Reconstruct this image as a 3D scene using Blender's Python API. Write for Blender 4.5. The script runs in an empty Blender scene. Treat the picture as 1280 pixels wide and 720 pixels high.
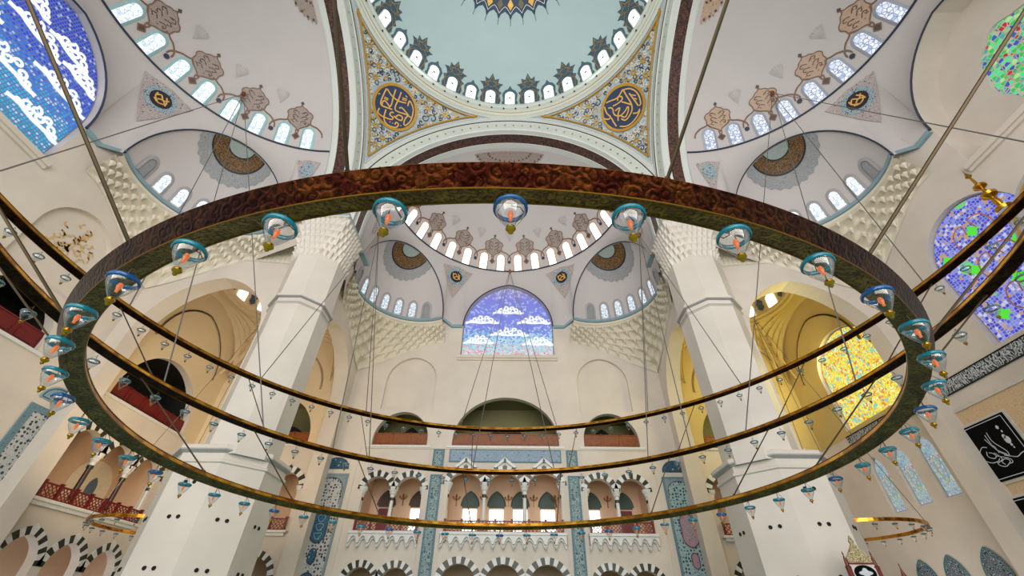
import bpy, math, random
from mathutils import Vector, Matrix
from mathutils.geometry import tessellate_polygon, delaunay_2d_cdt
random.seed(7)
PI = math.pi
sin, cos, rad = math.sin, math.cos, math.radians
SC = bpy.context.scene
COL = SC.collection

# ------------------------------------------------------------------ camera
def setup_camera():
    f, pitch, yaw, roll = 516.01, 39.59, -0.768, 0.824
    a, b, g = rad(pitch), rad(yaw), rad(roll)
    F = Vector((sin(b)*cos(a), cos(b)*cos(a), sin(a)))
    X = Vector((cos(b), -sin(b), 0)); U = X.cross(F)
    X2 = X*cos(g)+U*sin(g); U2 = U*cos(g)-X*sin(g)
    cd = bpy.data.cameras.new('camera'); cd.sensor_width = 36; cd.lens = f*36/1280
    cd.clip_end = 500; cd.clip_start = .05
    o = bpy.data.objects.new('camera', cd); COL.objects.link(o)
    m = Matrix((X2, U2, -F)).transposed().to_4x4(); m.translation = Vector((1.055, -11.166, 1.6))
    o.matrix_world = m
    SC.camera = o
setup_camera()

# ------------------------------------------------------------------ world, lights, exposure
w = bpy.data.worlds.new('sky'); SC.world = w; w.use_nodes = True
bgn = w.node_tree.nodes['Background']; bgn.inputs[0].default_value = (0.93, 0.96, 1.0, 1); bgn.inputs[1].default_value = 1.2
def light(name, kind, loc, energy, color, size=1, size_y=None, target=None, spread=180):
    ld = bpy.data.lights.new(name, kind); ld.energy = energy; ld.color = color
    if kind == 'AREA':
        ld.shape = 'RECTANGLE'; ld.size = size; ld.size_y = size_y or size; ld.spread = rad(spread)
    else: ld.shadow_soft_size = size
    o = bpy.data.objects.new(name, ld); COL.objects.link(o); o.location = loc
    if target: o.rotation_euler = (Vector(target)-Vector(loc)).to_track_quat('-Z', 'Y').to_euler()
    return o
# area lights added on the open side behind the camera, standing in for daylight
light('south_fill_high', 'AREA', (0, -32, 30), 11500, (1.0, .97, .93), 34, 22, (0, 8, 40))
light('south_fill_low', 'AREA', (0, -32, 8), 10000, (1.0, .93, .84), 50, 12, (0, 15, 26))
light('dome_upward_fill', 'AREA', (0, 0, 56.5), 1500, (.90, .98, 1.0), 26, 26, (0, 0, 80))  # soft upward fill added beneath the dome, standing in for its windows
light('west_bay_warm_fill', 'AREA', (-23.5, 21.5, 9), 1100, (1.0, .76, .46), 5, 5, (-27, 27, 25))  # warm fill added low inside the left bay
light('daylight_east_bay', 'AREA', (31.5, 24.5, 20.5), 1300, (1.0, .84, .25), 6, 7, (22, 28, 24))
light('east_bay_low_light', 'AREA', (26, 27, 3), 250, (1.0, .93, .85), 5, 5, (30, 22, 12))  # area light low in the right bay, aimed up at the wall
vs = SC.view_settings; vs.view_transform = 'Standard'; vs.look = 'None'; vs.gamma = 1; vs.use_curve_mapping = False
vs.exposure = 0.0
SC.cycles.max_bounces = 8; SC.cycles.diffuse_bounces = 5; SC.cycles.transparent_max_bounces = 12
SC.cycles.use_denoising = True
try: SC.cycles.denoiser = 'OPENIMAGEDENOISE'
except Exception: pass

# ------------------------------------------------------------------ materials
def s2l(c): return tuple((x/12.92 if x <= .04045 else ((x+.055)/1.055)**2.4) for x in c)
def hexc(h): return s2l(tuple(int(h[i:i+2], 16)/255 for i in (0, 2, 4)))+(1,)
class NT:
    def __init__(s, name):
        s.m = bpy.data.materials.new(name); s.m.use_nodes = True; s.t = s.m.node_tree
        s.b = s.t.nodes['Principled BSDF']; s.out = s.t.nodes['Material Output']
    def n(s, typ, **kw):
        x = s.t.nodes.new(typ)
        for k, v in kw.items(): setattr(x, k, v)
        return x
    def l(s, a, b): s.t.links.new(a, b)
    def uv(s, scale=None, rot=None):
        x = s.n('ShaderNodeUVMap').outputs[0]
        if scale or rot:
            mp = s.n('ShaderNodeMapping'); s.l(x, mp.inputs[0])
            if scale: mp.inputs['Scale'].default_value = scale
            if rot: mp.inputs['Rotation'].default_value = (0, 0, rot)
            x = mp.outputs[0]
        return x
    def obj(s, scale=1):
        x = s.n('ShaderNodeTexCoord').outputs['Object']
        mp = s.n('ShaderNodeMapping'); s.l(x, mp.inputs[0]); mp.inputs['Scale'].default_value = (scale,)*3
        return mp.outputs[0]
    def noise(s, vec, scale, detail=3):
        x = s.n('ShaderNodeTexNoise'); s.l(vec, x.inputs['Vector']); x.inputs['Scale'].default_value = scale
        x.inputs['Detail'].default_value = detail; return x
    def vor(s, vec, scale, feature='F1', rnd=1.0, dist='EUCLIDEAN'):
        x = s.n('ShaderNodeTexVoronoi', feature=feature); s.l(vec, x.inputs['Vector']); x.inputs['Scale'].default_value = scale
        x.inputs['Randomness'].default_value = rnd
        if feature == 'F1': x.distance = dist
        return x
    def ramp(s, fac, stops, interp='LINEAR'):
        x = s.n('ShaderNodeValToRGB'); s.l(fac, x.inputs[0]); e = x.color_ramp.elements; x.color_ramp.interpolation = interp
        e[0].position = stops[0][0]; e[0].color = stops[0][1]
        e[1].position = stops[-1][0]; e[1].color = stops[-1][1]
        for p, c in stops[1:-1]:
            k = e.new(p); k.color = c
        return x.outputs[0]
    def mix(s, fac, a, b, mode='MIX'):
        x = s.n('ShaderNodeMix', data_type='RGBA', blend_type=mode)
        for i, v in ((0, fac), (6, a), (7, b)):
            if hasattr(v, 'is_linked') or hasattr(v, 'links'): s.l(v, x.inputs[i])
            else: x.inputs[i].default_value = v
        return x.outputs[2]
    def math(s, op, a, b=0.0):
        x = s.n('ShaderNodeMath', operation=op)
        for i, v in ((0, a), (1, b)):
            if hasattr(v, 'links'): s.l(v, x.inputs[i])
            else: x.inputs[i].default_value = v
        return x.outputs[0]
    def color(s, c): 
        if hasattr(c, 'links'): s.l(c, s.b.inputs['Base Color'])
        else: s.b.inputs['Base Color'].default_value = c
    def rough(s, r, metal=0): s.b.inputs['Roughness'].default_value = r; s.b.inputs['Metallic'].default_value = metal
    def bump(s, h, strength=.3, dist=.05):
        x = s.n('ShaderNodeBump'); s.l(h, x.inputs['Height']); x.inputs['Strength'].default_value = strength
        x.inputs['Distance'].default_value = dist; s.l(x.outputs[0], s.b.inputs['Normal'])
    def emit(s, c, strength):
        s.b.inputs['Base Color'].default_value = (0.02, .02, .02, 1); s.rough(.3)
        if hasattr(c, 'links'): s.l(c, s.b.inputs['Emission Color'])
        else: s.b.inputs['Emission Color'].default_value = c
        s.b.inputs['Emission Strength'].default_value = strength
        s.m.cycles.emission_sampling = 'FRONT' if strength > 2.4 else 'NONE'
MATS = {}
def mat(fn):
    MATS[fn.__name__] = None
    def get():
        if MATS[fn.__name__] is None: MATS[fn.__name__] = fn()
        return MATS[fn.__name__]
    get.__name__ = fn.__name__
    return get
def plaster(name, hx, rough=.6, var=.06, joints=False):
    t = NT(name); c = hexc(hx); v = t.obj(1)
    n = t.noise(v, .35, 4)
    dark = tuple(x*(1-var*2) for x in c[:3])+(1,)
    col = t.ramp(n.outputs[0], [(.3, dark), (.7, c)])
    if joints:
        br = t.n('ShaderNodeTexBrick'); t.l(v, br.inputs[0]); 
    t.color(col); t.rough(rough)
    n2 = t.noise(v, 6, 3); t.bump(n2.outputs[0], .08, .02)
    return t.m
P_ = {}
def paint(name, hx, rough=.55, metal=0.0, var=.05):
    if name not in P_:
        t = NT(name); c = hexc(hx); n = t.noise(t.obj(1), 3.0, 3)
        t.color(t.ramp(n.outputs[0], [(.3, tuple(x*(1-2*var) for x in c[:3])+(1,)), (.7, c)])); t.rough(rough, metal); P_[name] = t.m
    return P_[name]
M_wall = plaster('cream_stone', 'd8ccbf', .5)
M_wallE = plaster('cream_stone_qibla', 'd6cabf', .5)
M_pier = plaster('white_marble_pier', 'd8cec3', .5)
M_semi = plaster('pale_grey_vault_plaster', 'c3bbba', .7, .02)
M_dome = plaster('pale_green_dome_plaster', 'a3b4b3', .7, .02)
M_arch = plaster('white_arch_plaster', 'd2d4cf', .6, .03)
M_moul = plaster('greenish_moulding', 'ccd0c6', .5, .03)
M_muq = plaster('carved_stone', 'ddd3c0', .55, .06)
M_bay = plaster('warm_lit_bay_plaster', 'dcc7a4', .6, .04)  # warm light of the left bay put into the plaster colour
M_bayE = plaster('yellow_lit_bay_plaster', 'c9b273', .6, .04)  # yellow window light put into the plaster colour of the right bay
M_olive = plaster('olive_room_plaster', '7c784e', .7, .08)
M_room = plaster('peach_room_plaster', 'e0bfa0', .6, .05)
M_teal = paint('blue_grey_cornice', '86a0aa')
M_navy = paint('navy_line', '2a3348')
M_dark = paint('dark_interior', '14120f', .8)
M_gold = paint('gilded_paint', 'c09030', .4, .3)
M_goldm = paint('polished_gold', 'c8902c', .25, 1.0)
M_cream = paint('cream_scroll_paint', 'd8d4c4')
M_wood = paint('orange_wood', '8c4a14', .45, 0, .15)
M_redwood = paint('dark_red_wood', '6e1414', .4, 0, .15)
M_white = paint('white_marble', 'dcdad6', .3)
M_vdark = paint('dark_green_marble', '2c3026', .3, 0, .2)
M_tealrim = paint('teal_glass_rim', '0f6f80', .12)
M_bluerim = paint('blue_glass_rim', '104a80', .12)
M_brown = paint('brown_ribbon_paint', '7e5c4a')
M_bronze = paint('dark_bronze_rod', '4a3c28', .4, .7)
M_wire = paint('grey_steel_wire', '6a6460', .5, .5)
M_black = paint('black_panel', '030406', .7)
M_black.node_tree.nodes['Principled BSDF'].inputs['Specular IOR Level'].default_value = .1
M_silver = paint('silver_lettering', 'c8ccd0', .4)
M_frame = paint('pale_panel_frame', 'cfc6bc')
M_greyst = paint('grey_carved_stone', 'a8a4a6', .5)

def brass(name, dark, mid, light_, scale, rough=.32):
    t = NT(name); uv = t.uv()
    n = t.noise(uv, 1.3*scale, 3); d = t.mix(.06, uv, n.outputs['Color'])
    v = t.vor(d, scale, 'F1', .9); v2 = t.vor(d, scale*2.6, 'F1', .9)
    rg = t.math('SINE', t.math('ADD', t.math('MULTIPLY', v.outputs['Distance'], 15.0), t.math('MULTIPLY', n.outputs[0], 5.0)))
    big = t.noise(uv, .5*scale, 2); fleck = t.noise(uv, 2.4*scale, 4)
    base = t.mix(t.ramp(big.outputs[0], [(.40, (0, 0, 0, 1)), (.62, (1, 1, 1, 1))]), hexc(mid), hexc(light_))
    base = t.mix(t.ramp(fleck.outputs[0], [(.46, (0, 0, 0, 1)), (.60, (.6, .6, .6, 1))]), base, hexc(dark))
    c = t.mix(t.ramp(rg, [(.45, (0, 0, 0, 1)), (.85, (.6, .6, .6, 1))]), base, hexc(dark))
    t.color(c); t.rough(rough, 1.0); t.bump(rg, .3, .006)
    return t.m
M_brassU = brass('engraved_brass_underside', '140a04', '705216', '94742a', 8.0, .4)
M_brassO = brass('dark_copper_outer_band', '080201', '30100a', '4a260e', 7.0, .38)
M_brassI = brass('polished_brass_inner_band', '6a2c08', 'd08c24', 'f0b840', .7, .26)

def copper_band():
    t = NT('copper_arabesque_band'); uv = t.uv()
    v = t.vor(uv, 5.5, 'DISTANCE_TO_EDGE'); n = t.noise(uv, 3.2, 3)
    k = t.math('MULTIPLY', v.outputs['Distance'], 1.0)
    c = t.ramp(k, [(.03, hexc('1c1420')), (.07, hexc('94603c')), (.13, hexc('84502c')), (.17, hexc('1e1624'))], 'CONSTANT')
    t.color(t.mix(t.ramp(n.outputs[0], [(.45, (0,0,0,1)), (.6, (1,1,1,1))]), c, hexc('2a2028'))); t.rough(.5, .1); return t.m
M_copper = copper_band()
def lace(name, base, line, dots=None, sc=3.0, thr=.06):
    """fine vines curling round small flowers"""
    t = NT(name); uv = t.uv()
    n = t.noise(uv, 1.6*sc, 2); d = t.mix(.045, uv, n.outputs['Color'])
    v = t.vor(d, sc*.85, 'F1', .8); v2 = t.vor(d, sc*2.1, 'F1', .9)
    rg = t.math('SINE', t.math('MULTIPLY', v.outputs['Distance'], 30.0))
    c = t.ramp(rg, [(.80-thr*3, hexc(base)), (.88, hexc(line))])
    k = thr/.06
    c = t.mix(t.ramp(v2.outputs['Distance'], [(.17*k, (1,1,1,1)), (.23*k, (0,0,0,1))]), c, hexc(line))
    if dots: c = t.mix(t.ramp(v.outputs['Distance'], [(.15, (1,1,1,1)), (.2, (0,0,0,1))]), c, hexc(dots))
    t.color(c); t.rough(.6); return t.m
M_cart = lace('grey_brown_lace', 'a3958d', '84695e', '6e4c40', 3.2, .04)
M_cartE = lace('tan_lace', 'bfa48f', 'a07a60', '946440', 3.2, .04)
M_domecart = lace('blue_gold_lace', '3c5464', '24404e', '7c7044', 2.4, .08)
M_domecart2 = lace('blue_surround', '46606c', '2c4650', None, 3.0, .05)
M_tri = lace('grey_blue_floral', '9fb0b8', '4a545c', '2a3040', 2.6, .07)
M_tri2 = lace('pink_grey_floral', 'b8aca8', '7a6468', '3c3440', 4.0, .06)
M_exrose = lace('grey_rosette', '98989a', '7c7e84', None, 3.0, .05)
M_exring = lace('gold_black_ring', '805a28', '1c1410', '3c2a1c', 4.0, .12)
M_pend = lace('blue_grey_pendentive', 'a9b5ba', '8f9ca6', None, 1.6, .03)
M_faint = lace('faint_sprig', 'c0b9b6', '8c8482', None, 4.5, .07)
M_roundel = paint('deep_blue_roundel', '1c3458')
M_tile = lace('white_blue_tile', 'b4b8bc', '2c3c50', '1c2836', 2.4, .075)
M_tileteal = lace('teal_border_tile', '64838e', '4c6a78', '40606c', 3.0, .06)
M_tiletealf = lace('teal_floral_tile', '94a8a8', '2a525e', '243c50', 2.4, .09)
def tile_dots(name, ground, flower, leaf, sc=3.6):
    t = NT(name); uv = t.uv(); v = t.vor(uv, sc, 'F1', .45); v2 = t.vor(uv, sc*2.7, 'F1', .8); n = t.noise(uv, .6, 2)
    c = t.ramp(v2.outputs['Distance'], [(.30, hexc(leaf)), (.38, hexc(ground))])
    c = t.mix(t.ramp(v.outputs['Distance'], [(.33, (1,1,1,1)), (.39, (0,0,0,1))]), c, hexc(flower))
    t.color(c); t.rough(.4); return t.m
M_tile = tile_dots('white_dark_flower_tile', 'b6b6b4', '27303c', '8a949c')
M_tiletealf2 = tile_dots('pale_teal_flower_tile', '9cb4b4', '20404c', '52808a')
M_tileblue = lace('blue_floral_tile', '2c5a78', '162c48', '7cb0b8', 2.6, .08)
M_tilered = lace('red_floral_tile', 'b8808a', '6c8c98', 'a05060', 3.5, .06)
M_bluepanel = lace('pale_blue_lattice_tile', '94a6b6', '7088a4', '6c74b0', 2.0, .06)
M_peach = lace('peach_arabesque', 'd4b48f', 'bfa284', None, 3.0, .05)
M_goldlace = lace('gold_filigree', '4a4020', 'c0a868', 'e0d4a0', 5.0, .14)
M_greylace = lace('grey_metal_lace', 'a09894', '5c5654', None, 4.0, .10)
def script_band():
    t = NT('navy_script_band'); uv = t.uv((1, 1, 1)); n = t.noise(uv, 2.5, 2); d = t.mix(.35, uv, n.outputs['Color'])
    wv = t.n('ShaderNodeTexWave'); t.l(d, wv.inputs[0]); wv.inputs['Scale'].default_value = 3.0; wv.inputs['Distortion'].default_value = 9
    t.color(t.ramp(wv.outputs[1], [(.55, hexc('20222e')), (.68, hexc('b8bcc4'))])); t.rough(.4); return t.m
M_script = script_band()
def lattice(name, wood, hole):
    t = NT(name); uv = t.uv(None, .78); v = t.vor(uv, 4.2, 'DISTANCE_TO_EDGE', .35)
    tr = t.n('ShaderNodeBsdfTransparent'); mx = t.n('ShaderNodeMixShader')
    t.color(hexc(wood)); t.rough(.45)
    t.l(t.ramp(v.outputs['Distance'], [(.11, (0,0,0,1)), (.12, (1,1,1,1))]), mx.inputs[0]); t.l(t.b.outputs[0], mx.inputs[1]); t.l(tr.outputs[0], mx.inputs[2])
    t.l(mx.outputs[0], t.out.inputs[0]); return t.m
M_lattice = lattice('pierced_red_wood', '74201a', None)
# stained glass (backlit: daylight behind)
def glass_blue(name, z0, z1, cell, stops, strength, grout=.10):
    t = NT(name); uv = t.uv(); uvr = t.uv(None, PI/4 if grout < .15 else .12)
    v = t.vor(uvr, cell, 'F1', .12); e = t.vor(uvr, cell, 'DISTANCE_TO_EDGE', .12)
    sp = t.n('ShaderNodeSeparateXYZ'); t.l(uv, sp.inputs[0])
    y = t.math('DIVIDE', t.math('SUBTRACT', sp.outputs[1], z0), z1-z0)
    sc = t.n('ShaderNodeSeparateColor'); t.l(v.outputs['Color'], sc.inputs[0])
    y2 = t.math('ADD', y, t.math('MULTIPLY', t.math('SUBTRACT', sc.outputs[0], .5), .22))
    c = t.ramp(y2, stops)
    c = t.mix(t.ramp(sc.outputs[1], [(.80, (0,0,0,1)), (.84, (.55,.55,.55,1))]), c, (.75, .85, 1, 1))
    c = t.mix(t.ramp(e.outputs['Distance'], [(grout*.6, (1,1,1,1)), (grout, (0,0,0,1))]), c, ((.55, .62, .85, 1) if grout < .15 else (.10, .16, .40, 1)))
    t.emit(c, strength); return t.m
H = hexc
M_glassN = glass_blue('blue_mosaic_glass_far', 27.4, 38.7, 4.6, [(0, H('e8e4e8')), (.05, H('e8a088')), (.09, H('e87088')), (.15, H('a8ece8')), (.25, H('70d0e8')), (.34, H('3850d8')), (.75, H('4048d8')), (.92, H('6a50c8')), (1, H('a8a0c0'))], .95)
M_glassW = glass_blue('blue_mosaic_glass_left', 27.4, 38.7, 4.4, [(0, H('1898b0')), (.22, H('20bce0')), (.42, H('2080f0')), (.6, H('1830d8')), (1, H('2028b8'))], .95, .2)
def glass_multi(name, base_stops, cell, extra_stops, strength, lines=(.1,.1,.1,1), grout=.07, rnd=1.0, big=1.2):
    t = NT(name); uv = t.uv()
    v = t.vor(uv, cell, 'F1', rnd); e = t.vor(uv, cell, 'DISTANCE_TO_EDGE', rnd); b = t.vor(uv, big, 'F1', .3)
    sc = t.n('ShaderNodeSeparateColor'); t.l(v.outputs['Color'], sc.inputs[0])
    c = t.ramp(sc.outputs[0], base_stops, 'CONSTANT')
    c = t.mix(t.ramp(b.outputs['Distance'], [(.2, (1,1,1,1)), (.22, (0,0,0,1))]), c, t.ramp(sc.outputs[1], extra_stops, 'CONSTANT'))
    c = t.mix(t.ramp(e.outputs['Distance'], [(grout*.6, (1,1,1,1)), (grout, (0,0,0,1))]), c, lines)
    t.emit(c, strength); return t.m
M_glassRound = glass_multi('green_red_mosaic_glass', [(0, H('18c850')), (.3, H('40e890')), (.55, H('30b0a0')), (.7, H('3050c0')), (.82, H('a8e890')), (.92, H('b01828'))], 3.4, [(0, H('c01830')), (.5, H('20a850')), (.9, H('3048b0'))], .9, H('b4b49c'), .09, .6, .62)
M_glassBlueG = glass_multi('blue_green_mosaic_glass', [(0, H('3038c8')), (.3, H('4858d8')), (.55, H('7888e8')), (.78, H('c8c8e8')), (.9, H('c89060'))], 4.6, [(0, H('38e848')), (.7, H('48d0a0')), (.9, H('4050d0'))], .95, H('a8a4c0'), .10, .5, .42)
M_glassYel = glass_multi('yellow_mosaic_glass', [(0, H('f8e850')), (.35, H('f0c848')), (.55, H('e8f080')), (.68, H('e87850')), (.82, H('f8f8c0')), (.9, H('60d0d8'))], 5.5, [(0, H('60d8e0')), (.6, H('f0e060')), (.9, H('e89060'))], 1.05, H('c8a840'), .05, 1.0, .7)
M_glassWhite = glass_multi('white_leaded_glass', [(0, (1,1,1,1)), (.5, H('e8f4ff')), (.85, H('c4d8e8'))], 3.2, [(0, (1,1,1,1)), (.9, H('e0f0ff'))], 1.25, H('a8bccc'), .07)
M_glassHot = glass_multi('bright_window_glass', [(0, (1,1,1,1)), (.5, H('fff8f0')), (.9, H('fff0e8'))], 4, [(0, (1,1,1,1)), (.9, (1,1,1,1))], 3.0, (1,1,1,1), .02)
M_glassPat = glass_multi('patterned_pale_glass', [(0, H('eef4f8')), (.5, H('c8dce8')), (.8, H('a8bccc')), (.93, H('d8a8b8'))], 5, [(0, H('e8f0f8')), (.9, H('90a8c0'))], 1.1, H('8898a8'), .07)
M_glassLead = glass_multi('blue_white_leaded_glass', [(0, H('f4f8ff')), (.5, H('dce6fa')), (.8, H('b4c4e4'))], 3.0, [(0, H('ffffff')), (.9, H('c4d0f0'))], .98, H('8c9cc4'), .08)
M_glassSlender = glass_multi('iridescent_slender_glass', [(0, H('b8c4c8')), (.3, H('a8c8d0')), (.55, H('98b0c8')), (.75, H('b8d4c4')), (.88, H('d8d0e4')), (.95, H('60d0e8'))], 5, [(0, H('f0b0e0')), (.4, H('e0e080')), (.8, H('a0e0e0'))], .75, H('8c949c'), .06, 1, .9)
M_cloud = NT('white_cloud_glass'); M_cloud.emit((.95, .97, 1, 1), 1.0); M_cloud = M_cloud.m
def clear_glass():
    t = NT('clear_lamp_glass'); t.color((.55, .62, .66, 1)); t.rough(.06)
    tr = t.n('ShaderNodeBsdfTransparent'); tr.inputs[0].default_value = (.93, .95, .97, 1); mx = t.n('ShaderNodeMixShader')
    gl = t.n('ShaderNodeBsdfGlossy'); gl.inputs['Roughness'].default_value = .06
    lw = t.n('ShaderNodeLayerWeight'); lw.inputs[0].default_value = .4
    t.l(t.math('ADD', t.math('MULTIPLY', lw.outputs['Facing'], .55), .05), mx.inputs[0]); t.l(tr.outputs[0], mx.inputs[1]); t.l(gl.outputs[0], mx.inputs[2])
    t.l(mx.outputs[0], t.out.inputs[0]); return t.m
M_clear = clear_glass()
M_bulb = NT('orange_lamp_flame'); M_bulb.emit((.80, .14, .0, 1), .9); M_bulb = M_bulb.m
def carpet():
    t = NT('turquoise_carpet'); n = t.noise(t.obj(1), .8, 4); t.color(t.ramp(n.outputs[0], [(.35, H('6c9a98')), (.65, H('8ab4ae'))])); t.rough(.95); return t.m
M_carpet = carpet()

# ------------------------------------------------------------------ mesh helpers
class MB:
    def __init__(s): s.v = []; s.f = []; s.uv = []; s.mi = []
    def add(s, p, uv=(0, 0)): s.v.append(tuple(p)); s.uv.append(uv); return len(s.v)-1
    def face(s, idx, mi=0): s.f.append(tuple(idx)); s.mi.append(mi)
    def grid(s, fn, nu, nv, mi=0, uvfn=None, closed_u=False):
        b = len(s.v)
        for j in range(nv+1):
            for i in range(nu+1):
                a, c = i/nu, j/nv; s.add(fn(a, c), uvfn(a, c) if uvfn else (a, c))
        for j in range(nv):
            for i in range(nu):
                k = b+j*(nu+1)+i; s.face((k, k+1, k+nu+2, k+nu+1), mi)
    def strip(s, A, B, mi=0, uvs=None, closed=False):
        b = len(s.v); n = len(A); L = 0
        for i in range(n):
            if i: L += (Vector(A[i])-Vector(A[i-1])).length
            s.add(A[i], (L, 0)); s.add(B[i], (L, (Vector(A[i])-Vector(B[i])).length))
        for i in range(n-1): s.face((b+2*i, b+2*i+2, b+2*i+3, b+2*i+1), mi)
        if closed: s.face((b+2*n-2, b, b+1, b+2*n-1), mi)
    def tube(s, pts, r, n=8, closed=False, mi=0, cap=True):
        pts = [Vector(p) for p in pts]; m = len(pts); b = len(s.v); L = 0
        rr = r if isinstance(r, (list, tuple)) else [r]*m
        up = Vector((0, 0, 1)); prev = None
        for i, p in enumerate(pts):
            t = (pts[(i+1) % m]-pts[i-1]) if closed else (pts[min(i+1, m-1)]-pts[max(i-1, 0)])
            if t.length < 1e-9: t = Vector((0, 0, 1))
            t.normalize()
            if prev is None: x = t.cross(up if abs(t.z) < .95 else Vector((1, 0, 0))).normalized()
            else: x = (prev-t*prev.dot(t)).normalized()
            prev = x; y = t.cross(x)
            if i: L += (p-pts[i-1]).length
            for k in range(n):
                a = 2*PI*k/n; s.add(p+(x*cos(a)+y*sin(a))*rr[i], (L, k/n))
        for i in range(m if closed else m-1):
            i2 = (i+1) % m
            for k in range(n):
                k2 = (k+1) % n; s.face((b+i*n+k, b+i*n+k2, b+i2*n+k2, b+i2*n+k), mi)
        if cap and not closed:
            s.face([b+k for k in range(n)][::-1], mi); s.face([b+(m-1)*n+k for k in range(n)], mi)
    def lathe(s, prof, c=(0, 0, 0), n=16, mi=0, ang=0, a1=2*PI):
        b = len(s.v); m = len(prof); full = abs(a1-2*PI) < 1e-6; nn = n if full else n+1
        for r, z in prof:
            for k in range(nn):
                a = ang+a1*k/n; s.add((c[0]+r*cos(a), c[1]+r*sin(a), c[2]+z), (k/n*r*a1 if 0 else k/n*4, z))
        for i in range(m-1):
            for k in range(n):
                k2 = (k+1) % nn; s.face((b+i*nn+k, b+i*nn+k2, b+(i+1)*nn+k2, b+(i+1)*nn+k), mi)
    def box(s, x0, x1, y0, y1, z0, z1, mi=0):
        b = len(s.v)
        for z in (z0, z1):
            for x, y in ((x0, y0), (x1, y0), (x1, y1), (x0, y1)): s.add((x, y, z), (x+y, z))
        for f in ((0, 3, 2, 1), (4, 5, 6, 7), (0, 1, 5, 4), (1, 2, 6, 5), (2, 3, 7, 6), (3, 0, 4, 7)): s.face([b+i for i in f], mi)
    def poly(s, loops, fr, d=0, mi=0, off=(0, 0)):
        """planar polygon with holes; loops in (s,t)"""
        tris = tessellate_polygon([[Vector((a, b, 0)) for a, b in L] for L in loops])
        b = len(s.v)
        for L in loops:
            for a, c in L: s.add(fr(a, c, d), (a-off[0], c-off[1]))
        for t in tris: s.face([b+i for i in t], mi)
    def prism(s, loop, fr, d0, d1, mi=0, back=False):
        s.poly([loop], fr, d0, mi)
        if back: s.poly([loop], fr, d1, mi)
        A = [fr(a, c, d0) for a, c in loop]; B = [fr(a, c, d1) for a, c in loop]
        s.strip(A, B, mi, closed=True)
    def build(s, name, mats, parent=None, smooth=False, rot=0, loc=None, **props):
        me = bpy.data.meshes.new(name); me.from_pydata(s.v, [], s.f); me.update()
        ul = me.uv_layers.new(name='UVMap'); d = [0.0]*(2*len(me.loops))
        for i, lp in enumerate(me.loops):
            u = s.uv[lp.vertex_index]; d[2*i] = u[0]; d[2*i+1] = u[1]
        ul.data.foreach_set('uv', d)
        for m in (mats if isinstance(mats, (list, tuple)) else [mats]): me.materials.append(m)
        me.polygons.foreach_set('material_index', s.mi)
        if smooth:
            me.polygons.foreach_set('use_smooth', [True]*len(me.polygons))
            try: me.set_sharp_from_angle(angle=rad(38))
            except Exception: pass
        o = bpy.data.objects.new(name, me); COL.objects.link(o)
        if parent: o.parent = parent
        if loc: o.location = loc
        o.rotation_euler[2] = rot
        for k, v in props.items(): o[k] = v
        return o
def empty(name, loc=(0, 0, 0), rot=0, **props):
    o = bpy.data.objects.new(name, None); COL.objects.link(o); o.location = loc; o.rotation_euler[2] = rot
    o.empty_display_size = .2
    for k, v in props.items(): o[k] = v
    return o
def copy_tree(o, parent=None, **props):
    c = o.copy(); COL.objects.link(c)
    if parent is not None: c.parent = parent
    for k, v in props.items(): c[k] = v
    for ch in list(o.children): copy_tree(ch, c)
    return c
def smooth_pts(pts, n=4, closed=False):
    """Catmull-Rom through points"""
    P = [Vector(p) for p in pts]; m = len(P); out = []
    if m < 3 and not closed: return P
    for i in range(m if closed else m-1):
        p0 = P[i-1] if (i or closed) else P[0]; p1 = P[i]; p2 = P[(i+1) % m]; p3 = P[(i+2) % m] if (closed or i+2 < m) else P[-1]
        for k in range(n):
            t = k/n; out.append(.5*((2*p1)+(p2-p0)*t+(2*p0-5*p1+4*p2-p3)*t*t+(3*p1-p0-3*p2+p3)*t**3))
    if not closed: out.append(P[-1])
    return out
def ribbon(mb, pts, w_, fr, d, mi=0, n=4, closed=False, taper=False):
    P = smooth_pts([(a, b, 0) for a, b in pts], n, closed); m = len(P); A = []; B = []
    for i in range(m):
        t = (P[(i+1) % m]-P[i-1]) if closed else (P[min(i+1, m-1)]-P[max(i-1, 0)])
        if t.length < 1e-9: t = Vector((1, 0, 0))
        t.normalize(); nn = Vector((-t.y, t.x, 0))
        ww = w_*(1 if not taper else .35+.65*sin(PI*i/(m-1)))/2
        a = P[i]+nn*ww; b = P[i]-nn*ww; A.append(fr(a.x, a.y, d)); B.append(fr(b.x, b.y, d))
    mb.strip(A, B, mi, closed=closed)
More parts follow.
